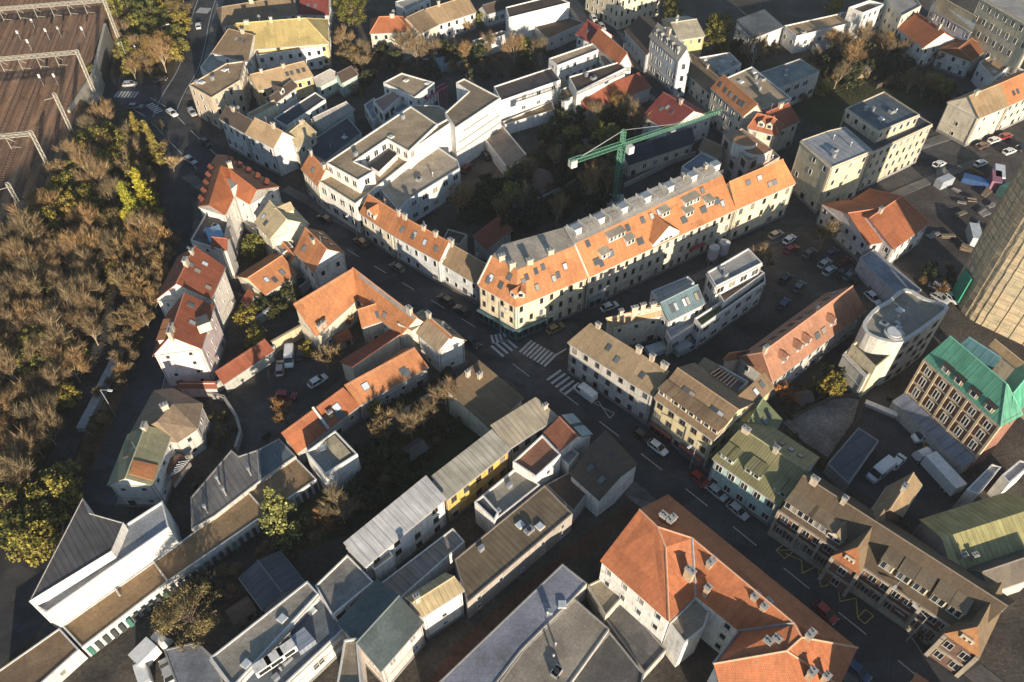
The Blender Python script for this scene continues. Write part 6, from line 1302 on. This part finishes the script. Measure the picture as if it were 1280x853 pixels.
cars=[(1032,765,1046,778,cR,'dark red car driving down the main road beside the orange-red building'),(874,598,886,608,cR,'red car parked at the corner of the yellow house'),(896,615,908,625,cS,'silver car parked beside the teal-fronted house, upper of two'),(922,638,934,648,cS,'silver car parked beside the teal-fronted house, lower of two'),(803,545,815,554,cB,'black car parked in front of the yellow house'),(822,559,834,568,cW,'white car parked in front of the yellow house'),
(694,410,708,403,(.30,.20,.09),'bronze car turning at the crossroads beside the corner house'),(590,427,600,434,cB,'black car with red lights at the crossroads by the white gabled house'),(577,388,568,382,cB,'black car parked opposite the orange courtyard house, right one'),(557,374,548,368,cB,'black car parked opposite the orange courtyard house, left one'),(497,334,488,328,cG,'dark grey car on the main road below the brown-orange street house'),(451,302,442,296,(.16,.10,.05),'dark car with orange lamps on the main road below the big white building'),
(406,273,397,267,cB,'black car in the shaded main road beside the white building'),(257,178,268,186,cB,'black car waiting on the main road near the junction'),(238,200,246,205,cS,'silver car parked below the junction at the pale bare tree'),(200,99,213,95,cB,'black car turning at the road junction'),(162,105,175,104,cS,'silver car coming out of the underpass'),(169,133,178,133,cG,'dark car beside the traffic island'),(215,141,224,147,cW,'white car waiting at the junction beside the beige corner block'),(248,32,248,22,cW,'white van-like car on the top road before the zebra crossing'),(240,140,246,148,cS,'small silver car parked below the beige corner block'),
(397,476,410,468,cW,'white car parked alone in the yard beside the tan bare tree'),(357,494,370,495,cR,'red car parked in the yard beside the rust-coloured tree'),(350,460,351,446,(.45,.36,.30),'beige car with trailer parked at the yard wall'),(376,441,378,426,cB,'dark car parked under the sandy yard wall'),(583,210,590,203,(.15,.02,.02),'dark red car parked in the car court under the school wing'),(608,194,603,187,cB,'black car parked in the car court at the garage roof'),
(742,23,750,32,cW,'white car parked on the upper street at the top, first of two'),(752,33,760,42,cS,'silver car parked on the upper street at the top, second of two'),(811,84,820,92,cS,'silver car parked on the upper street before the blue-grey house, upper one'),(820,92,829,100,cW,'white car parked on the upper street before the blue-grey house, lower one'),(838,108,848,116,cB,'black car parked on the upper street opposite the dormered house'),(884,152,893,160,cB,'black car at the lower end of the upper street beside the crane jib'),
(1174,205,1187,199,cW,'white car driving on the side street at the upper right'),(1226,204,1238,199,cW,'white car on the side street before the construction site'),(1228,182,1240,177,(.12,.07,.05),'dark brown van-like car parked at the brown gabled house'),(1243,175,1256,170,cW,'white car parked at the brown gabled house'),(1257,170,1270,165,cR,'dark red car parked at the brown gabled house'),(1262,189,1275,184,cW,'white car at the right edge of the side street'),(1278,184,1290,179,cB,'black car at the right edge of the side street'),
(970,293,982,287,(.42,.36,.26),'beige car parked before the orange gabled end house'),(987,299,997,291,cW,'white car parked on the square beside the red car'),(989,311,1001,305,cR,'red car parked on the square beside the white car'),(1012,316,1022,309,cG,'dark green-grey car parked on the square'),(1039,316,1049,309,cN,'dark blue car parked on the square'),
(1031,329,1040,322,cS,'silver car in the car park row, topmost left'),(1037,338,1047,331,cS,'silver car in the car park row, second'),(1055,327,1065,320,(.13,.02,.02),'dark red car in the car park behind the silver pair'),(1053,340,1062,333,cB,'black car in the car park row, middle'),(1062,344,1071,337,cG,'grey car in the car park row, last'),(999,358,1006,350,cG,'dark grey car in the shade of the car park'),(982,348,990,341,cB,'black car in the shade of the car park, left one'),(980,380,986,372,cN,'dark blue car under the salmon-roofed house'),(1091,372,1100,380,cW,'white car at the end of the salmon-roofed house, left one'),(1097,363,1105,371,cG,'grey car at the end of the salmon-roofed house, right one'),
(1185,361,1193,366,cW,'white car at the foot of the scaffolded tower, first'),(1175,372,1184,377,cS,'silver car at the foot of the scaffolded tower, second'),(1188,372,1196,377,cW,'white car at the foot of the scaffolded tower, third'),(1173,360,1181,364,cW,'white car at the foot of the scaffolded tower, fourth'),
(1169,557,1181,560,cY,'yellow car parked between white vans in the yard'),(1186,571,1197,577,cW,'white car behind the big lorry in the yard'),(96,588,101,576,cW,'white car parked beside the lower road at the retaining wall'),(1072,838,1086,850,cN,'dark blue car parked at the lower end of the main road'),(209,838,205,826,cS,'silver car parked in the bottom-left vehicle yard'),(546,68,551,60,cW,'white car parked in the gardens near the white box house'),(530,72,535,78,cS,'pale car under bushes in the gardens near the white box house'),(762,383,772,379,cW,'white car parked at the long orange block')]
for c in cars: car(*c)
vans=[(1157,546,1142,549,cW,'white van parked under the brick and cream building'),(1100,590,1090,598,cW,'long white van parked in the middle of the yard'),(362,447,361,462,cW,'white van parked in the yard at the sandy wall'),(731,491,722,484,cW,'white van at the zebra crossing beside the grey corner house'),(180,842,176,830,cW,'long white van at the bottom-left vehicle yard'),(856,437,864,433,cS,'silver van parked at the lane behind the corner houses'),(750,206,0,0,cS,'')]
for v in vans[:6]: car(*v,kd='van',sc=1.0 if v[0]!=1100 else 1.15)
car(1122,577,1130,568,cW,'white pickup ahead of the long white van in the yard',sc=1.0)
def lorry(px,py,qx,qy,bl,label,name='lorry'):
    a,b_=at(px,py,2),at(qx,qy,2); t=thing(name,label,'lorry',Vector((a.x,a.y,.02))); t.rotation_euler.z=math.atan2(b_.y-a.y,b_.x-a.x); wm=mat('car',cW)
    m=MB(); m.box((-.9,0,2.15),(bl,2.5,2.7),wm); m.box((-.9,0,.75),(bl,2.3,.2),DARK); m.build('cargo_box',t)
    x=bl/2-.9+.35; m=MB(); pr=[(x,.5),(x,2.7),(x+.5,2.85),(x+1.4,2.7),(x+1.85,1.5),(x+1.9,.5)]; A=[Vector((p,-1.15,z)) for p,z in pr]; B=[Vector((p,1.15,z)) for p,z in pr]; m.face(A,wm); m.face(B[::-1],wm)
    for i in range(6): m.face([A[(i+1)%6],A[i],B[i],B[(i+1)%6]],wm)
    cb=m.build('cab',t); m=MB(); m.face([Vector((x+1.44,-1.0,2.6)),Vector((x+1.86,-1.0,1.6)),Vector((x+1.86,1.0,1.6)),Vector((x+1.44,1.0,2.6))][::-1],mat('flat',(.015,.018,.022),rough=.15)); m.v=[v+Vector((.03,0,.02)) for v in m.v]; m.build('windscreen',cb)
    for sx in (-bl*.38,-bl*.26,bl/2):
        for sy in(-1,1): o=link('wheel',CP['car']['wheel'],t,(sx-.5,sy*1.0,.45)); o.scale=(1.45,1.8,1.45)
lorry(1174,588,1160,573,7.6,'large white box lorry parked in the yard below the brick and cream building')
lorry(188,812,197,803,3.4,'small truck with open grey bed in the bottom-left vehicle yard')
m=MB(); m.box((0,0,.9),(6.2,1.1,.25),mat('flat',(.6,.6,.6))); m.box((0,0,.45),(5.6,.9,.7),CONC); p=at(1100,514,.5); o=m.build('barrier',None,None,p); o.rotation_euler.z=-.55; tag(o,'long white barrier block lying in the yard entrance','barrier')
# ---------------------------------------------------------------- tower crane
gp=mat('flat',(.085,.22,.15),rough=.6); base=at(769,254,0); t=thing('tower_crane','green lattice tower crane behind the long orange-roofed block','crane',base)
CHt=16.5; top=base+Vector((0,0,CHt)); m=MB(); lattice(m,base,top,.62,14,gp,.10); m.build('mast',t,t.location)
jt=at(900,142,CHt); cj=at(722,214,CHt); jd=(xy(jt)-xy(base)).normalized(); cd=(xy(cj)-xy(base)).normalized(); jl=(xy(jt)-xy(base)).length; cl=(xy(cj)-xy(base)).length
m=MB(); a=top+Vector((0,0,.8)); lattice(m,a,a+jd*jl,.42,40,gp,.06); m.build('jib',t,t.location)
m=MB(); lattice(m,a,a-jd*cl,.5,12,gp,.09); m.build('counter_jib',t,t.location)
m=MB(); m.box((0,0,0),(1.6,1.5,1.8),mat('plaster',(.6,.58,.52)),0); o=m.build('counterweight',t); o.location=a-jd*(cl-.8)-Vector((0,0,.6))-t.location; o.rotation_euler.z=math.atan2(jd.y,jd.x)
apex=top+Vector((0,0,4.6)); m=MB(); lattice(m,top+Vector((0,0,1.2)),apex,.4,4,gp,.1); m.build('apex',t,t.location)
m=MB(); m.bar(apex,a+jd*jl*.62,.07,METAL); m.bar(apex,a-jd*cl*.9,.08,METAL); m.bar(apex,a-jd*cl*.8+Vector((0,0,.3)),.08,METAL); m.build('tie_bar',t,t.location)
m=MB(); m.box((0,0,0),(1.5,1.3,1.9),mat('flat',(.6,.6,.58))); m.box((.72,0,.2),(.1,1.1,1.1),GLASS); o=m.build('cab',t); o.location=top+jd*1.6+Vector((0,0,-.6))-t.location+Vector((.6,-.9,0)); o.rotation_euler.z=math.atan2(jd.y,jd.x)
m=MB(); tp=a+jd*jl*.5; m.box((tp.x,tp.y,tp.z-.9),(1.4,1.2,.4),METAL,math.atan2(jd.y,jd.x)); m.bar(tp-Vector((0,0,1)),tp-Vector((0,0,9)),.03,DARK); m.box((tp.x,tp.y,tp.z-9.2),(.4,.4,.6),DARK); m.build('trolley_hook',t,t.location)
m=MB(); m.box((base.x,base.y,.5),(4.5,4.5,1.0),CONC); m.build('base',t,t.location)
# ---------------------------------------------------------------- street lamps, silos, site things
def lamp(px,py,qx,qy,label,h=8.5,group=None):
    p=at(px,py,0); q=at(qx,qy,0); d=(q-p).normalized(); t=thing('street_lamp',label,'street lamp',p,group); m=MB(); m.bar(p,p+Vector((0,0,h)),.11,METAL,.07,6); m.build('pole',t,t.location)
    m=MB(); m.bar(p+Vector((0,0,h)),p+d*1.8+Vector((0,0,h+.35)),.06,METAL); m.build('arm',t,t.location); m=MB(); e=p+d*2.1+Vector((0,0,h+.35)); m.box((e.x,e.y,e.z),(.9,.4,.2),mat('flat',(.6,.6,.58)),math.atan2(d.y,d.x)); m.build('lamp_head',t,t.location)
for a in ((862,586,850,595,'street lamp on the kerb before the yellow house'),(1133,801,1120,790,'tall street lamp on the main road beside the brick school hedge'),(146,522,158,524,'street lamp on the lower road beside the brown farmhouse'),(626,416,634,425,'street lamp at the crossroads beside the blue shopfront'),(756,392,750,400,'street lamp on the side street at the long orange block'),(212,66,222,64,'street lamp in the trees beside the top road'),(179,88,182,96,'street lamp beside the underpass road, right one'),(163,84,160,92,'street lamp beside the underpass road, left one'),(447,300,440,308,'street lamp on the main road at the white building'),(1103,755,1092,768,'street lamp at the middle of the brick school')): lamp(*a)
for px,py,l in ((891,318,'white round silo on legs beside the long orange block, left one'),(904,312,'grey round silo on legs beside the long orange block, right one')):
    p=at(px,py,3); t=thing('silo',l,'silo',Vector((p.x,p.y,0))); m=MB(); wm=mat('car',(.45,.46,.47)); m.bar((0,0,2.2),(0,0,5.2),1.25,wm,n=14); m.bar((0,0,5.2),(0,0,5.7),1.25,wm,.4,14); m.bar((0,0,1.0),(0,0,2.2),.3,wm,1.25,14); m.build('tank',t)
    for a in range(4): m=MB(); m.bar((1.0*math.cos(a*1.57+.8),1.1*math.sin(a*1.57+.8),0),(1.0*math.cos(a*1.57+.8),1.1*math.sin(a*1.57+.8),3),.1,METAL); m.build('leg',t)
def boxthing(px,py,dims,c,rot,name,label,cat,ribs=True,z=0):
    p=at(px,py,z); m=MB(); mm=mat('flat',c); m.box((0,0,dims[2]/2+z),dims,mm)
    if ribs:
        n=int(dims[0]/.6)
        for k in range(n): m.box((-dims[0]/2+(k+.5)*dims[0]/n,0,dims[2]/2),(.12,dims[1]+.1,dims[2]-.2),mat('flat',hue(c,.8)))
        m.box((0,0,dims[2]+.03),(dims[0]-.1,dims[1]-.1,.08),mat('flat',hue(c,1.1)))
    o=m.build(name,None,None,Vector((p.x,p.y,0))); o.rotation_euler.z=rot; tag(o,label,cat); return o
boxthing(1245,224,(6,2.4,2.6),(.55,.57,.6),1.2,'site_cabin','white site cabin on the construction site','site cabin'); boxthing(1241,231,(5.5,2.4,2.6),(.28,.13,.17),1.2,'site_container','pink container beside the white site cabin','container'); boxthing(1258,242,(5.5,2.4,2.6),(.06,.15,.13),.5,'site_container','green container on the construction site','container')
boxthing(1222,230,(8,2.5,1.4),(.035,.09,.22),-.45,'tipper_trailer','blue tipper trailer on the construction site','trailer'); boxthing(1215,299,(6,2.4,2.5),(.45,.48,.5),1.35,'site_cabin','pale site cabin at the lower end of the construction site','site cabin'); boxthing(1178,232,(4.5,2.2,2.3),(.35,.38,.42),.5,'site_container','grey container at the street edge of the construction site','container')
rs=random.Random(9)
for k in range(16):
    px,py=rs.uniform(1165,1245),rs.uniform(215,320)
    c=rs.choice(((.18,.145,.10),(.22,.21,.2),(.15,.08,.045),(.10,.11,.13),(.22,.175,.12))); m=MB(); mm=mat('flat',c); L=rs.uniform(1.5,4)
    for j in range(rs.randint(2,5)): m.box((rs.uniform(-.3,.3),rs.uniform(-.8,.8),.2+.25*j),(L,rs.uniform(.3,1.1),.22),mm,rs.uniform(-.2,.2))
    o=m.build('material_stack',None,None,at(px,py,0)); o.rotation_euler.z=rs.uniform(0,3.1); tag(o,'stack of boards and building material lying on the construction site','material stack','material stacks on the construction site')
for px,py,c,l in ((822,439,(.5,.55,.6),'white tarpaulin-covered boat shape in the dark court behind the corner house'),(560,84,(.16,.22,.25),'blue-grey shed roof in the gardens near the white box house')):
    boxthing(px,py,(5,2.4,1.4) if px>800 else (7,5,2.4),c,.4,'covered_boat' if px>800 else 'garden_shed',l if px<800 else 'pale tarpaulin-covered pile in the dark court behind the corner house','covered pile' if px>800 else 'shed',False)
p=at(733,238,.5); m=MB(); m.bar((0,0,0),(0,0,.6),1.6,mat('flat',(.07,.16,.2)),n=20); m.bar((0,0,.6),(0,0,.63),1.4,mat('flat',(.03,.06,.08)),n=20); o=m.build('garden_pool',None,None,Vector((p.x,p.y,.02))); tag(o,'small round blue garden pool in the dark gardens below the crane','pool')
p=at(670,232,0); m=MB(); m.bar((0,0,2.2),(0,0,5.2),4.6,mat('tile',(.17,.11,.08)),.25,12); m.bar((0,0,0),(0,0,2.3),3.9,mat('plaster',GREYW),n=12); o=m.build('round_pavilion',None,None,p); tag(o,'round garden pavilion with conical brown roof in the dark gardens','pavilion')

# small things in the yards and on the roads
mh=MB(); mh.bar((0,0,0),(0,0,.02),.42,mat('flat',(.035,.033,.032),rough=.5),n=14); mh=mh.mesh('manhole_cover'); rm_=random.Random(21)
for px,py in ((672,470),(742,520),(838,600),(905,652),(960,700),(1040,765),(585,412),(520,362),(420,300),(350,262),(724,392),(812,346),(900,296),(1080,238),(1160,203),(160,520),(135,585),(215,190)):
    o=link('manhole_cover',mh,None,at(px,py,.03)); tag(o,'round iron manhole cover in the asphalt of the street','manhole cover','manhole covers in the streets')
def fence(px,label):
    P=[xy(at(*p)) for p in px]; m=MB(); wd=mat('flat',(.13,.10,.075))
    for i in range(len(P)-1):
        a,b_=P[i],P[i+1]; L=(b_-a).length; n=max(2,int(L/2.2)); d=(b_-a)/L; ang=math.atan2(d.y,d.x)
        for k in range(n+1): q=a+d*(L*k/n); m.box((q.x,q.y,.8),(.12,.12,1.6),wd,ang)
        for z in (.35,.75,1.15,1.45): q=(a+b_)/2; m.box((q.x,q.y,z),(L,.04,.24),wd,ang)
    o=m.build('fence',None,P[0],P[0]); tag(o,label,'fence')
for px,l in ((((640,250),(690,215),(720,200)),'dark wooden fence crossing the gardens below the crane'),(((455,95),(520,78),(575,72)),'dark wooden fence behind the pink pergola villa'),(((560,95),(625,70)),'wooden fence below the small white box house'),(((1010,75),(1090,60)),'wooden fence below the long white building at upper right'),(((1095,112),(1150,85)),'wooden fence across the upper-right gardens'),(((440,640),(500,590),(540,560)),'long wooden fence along the shaded lawn'),(((262,775),(325,735)),'wooden fence beside the two-tone shed'),(((988,525),(1040,500),(1070,498)),'low fence along the upper side of the gravel garden'),(((1040,575),(1075,520)),'low fence between gravel garden and dark blue shelter')): fence(px,l)
def shed(px,py,rot,dm,c,rc,label):
    p=at(px,py); t=thing('garden_shed',label,'shed',p); t.rotation_euler.z=rot; x,y,h=dm; m=MB(); q=[Vector((-x/2,-y/2,0)),Vector((x/2,-y/2,0)),Vector((x/2,y/2,0)),Vector((-x/2,y/2,0))]
    m.prism(q,0,h,mat('plaster',c)); m.build('wall',t); m=MB(); roof_slab(m,[[Vector((-x/2-.3,-y/2-.3,h+.05)),Vector((x/2+.3,-y/2-.3,h+.05)),Vector((x/2+.3,0,h+1)),Vector((-x/2-.3,0,h+1))],[Vector((x/2+.3,y/2+.3,h+.05)),Vector((-x/2-.3,y/2+.3,h+.05)),Vector((-x/2-.3,0,h+1)),Vector((x/2+.3,0,h+1))]],mat('felt',rc),.12); m.build('roof',t); o=link('door',door_mesh(1.0,1.9),t,(x*.2,-y/2,0))
for a in ((690,165,.5,(4,3,2.2),(.2,.15,.1),(.09,.07,.055),'small dark shed among the gardens below the white link building'),(735,185,.4,(3.5,2.8,2.2),(.25,.24,.22),(.12,.11,.1),'small grey shed in the gardens left of the red shed roof'),(640,272,.6,(4,3,2.2),(.2,.17,.13),(.13,.06,.04),'small shed behind the long orange-roofed block'),(512,75,.3,(4,3,2.3),(.3,.29,.27),(.1,.1,.1),'small grey shed in the gardens beside the white box house'),(1075,95,.2,(4,3,2.2),(.22,.17,.12),(.12,.1,.08),'small brown shed in the upper-right gardens'),(1025,66,.3,(5,3.2,2.3),(.5,.48,.45),(.2,.2,.19),'small white shed below the long white building'),(520,570,.7,(3.6,2.8,2.2),(.2,.16,.12),(.13,.12,.11),'small shed on the shaded lawn behind the grey-green block'),(305,770,.7,(3.4,2.6,2.1),(.24,.19,.14),(.16,.10,.07),'small brown shed beside the two-tone shed'),(1000,505,.3,(3,2.4,2.1),(.2,.18,.15),(.1,.09,.08),'small dark shed in the court under the salmon-roofed house'),(430,430,.6,(3,2.4,2.1),(.45,.4,.33),(.28,.1,.05),'small lean shed in the orange courtyard')): shed(*a)
bn=MB(); bn.box((0,0,.6),(.7,.7,1.1),mat('flat',(.03,.05,.04))); bn.box((0,.02,1.18),(.76,.78,.08),mat('flat',(.045,.07,.05))); bn=bn.mesh('waste_bin')
for k,(px,py) in enumerate(((330,548),(333,546),(336,544),(560,252),(563,250),(1062,352),(1065,354),(1068,356),(690,400),(905,330),(908,329),(455,452),(245,610),(1110,500))):
    o=link('waste_bin',bn,None,at(px,py,.02)); o.rotation_euler.z=rm_.uniform(0,3); tag(o,'dark green waste bin standing in a yard or beside a wall','waste bin','waste bins in the yards')

# thin autumn haze
hm=bpy.data.materials.new('haze_air'); hm.use_nodes=True; ht=hm.node_tree; ht.nodes.remove(ht.nodes['Principled BSDF']); pv=ht.nodes.new('ShaderNodeVolumePrincipled'); pv.inputs['Color'].default_value=(.90,.93,1.0,1); pv.inputs['Density'].default_value=.00013; pv.inputs['Anisotropy'].default_value=.2
ht.links.new(pv.outputs[0],ht.nodes['Material Output'].inputs['Volume'])
m=MB(); m.box((0,0,69),(6010,6010,140),hm); o=m.build('haze'); o['kind']='stuff'
o['label']='thin autumn haze over the whole town'; o['category']='haze'
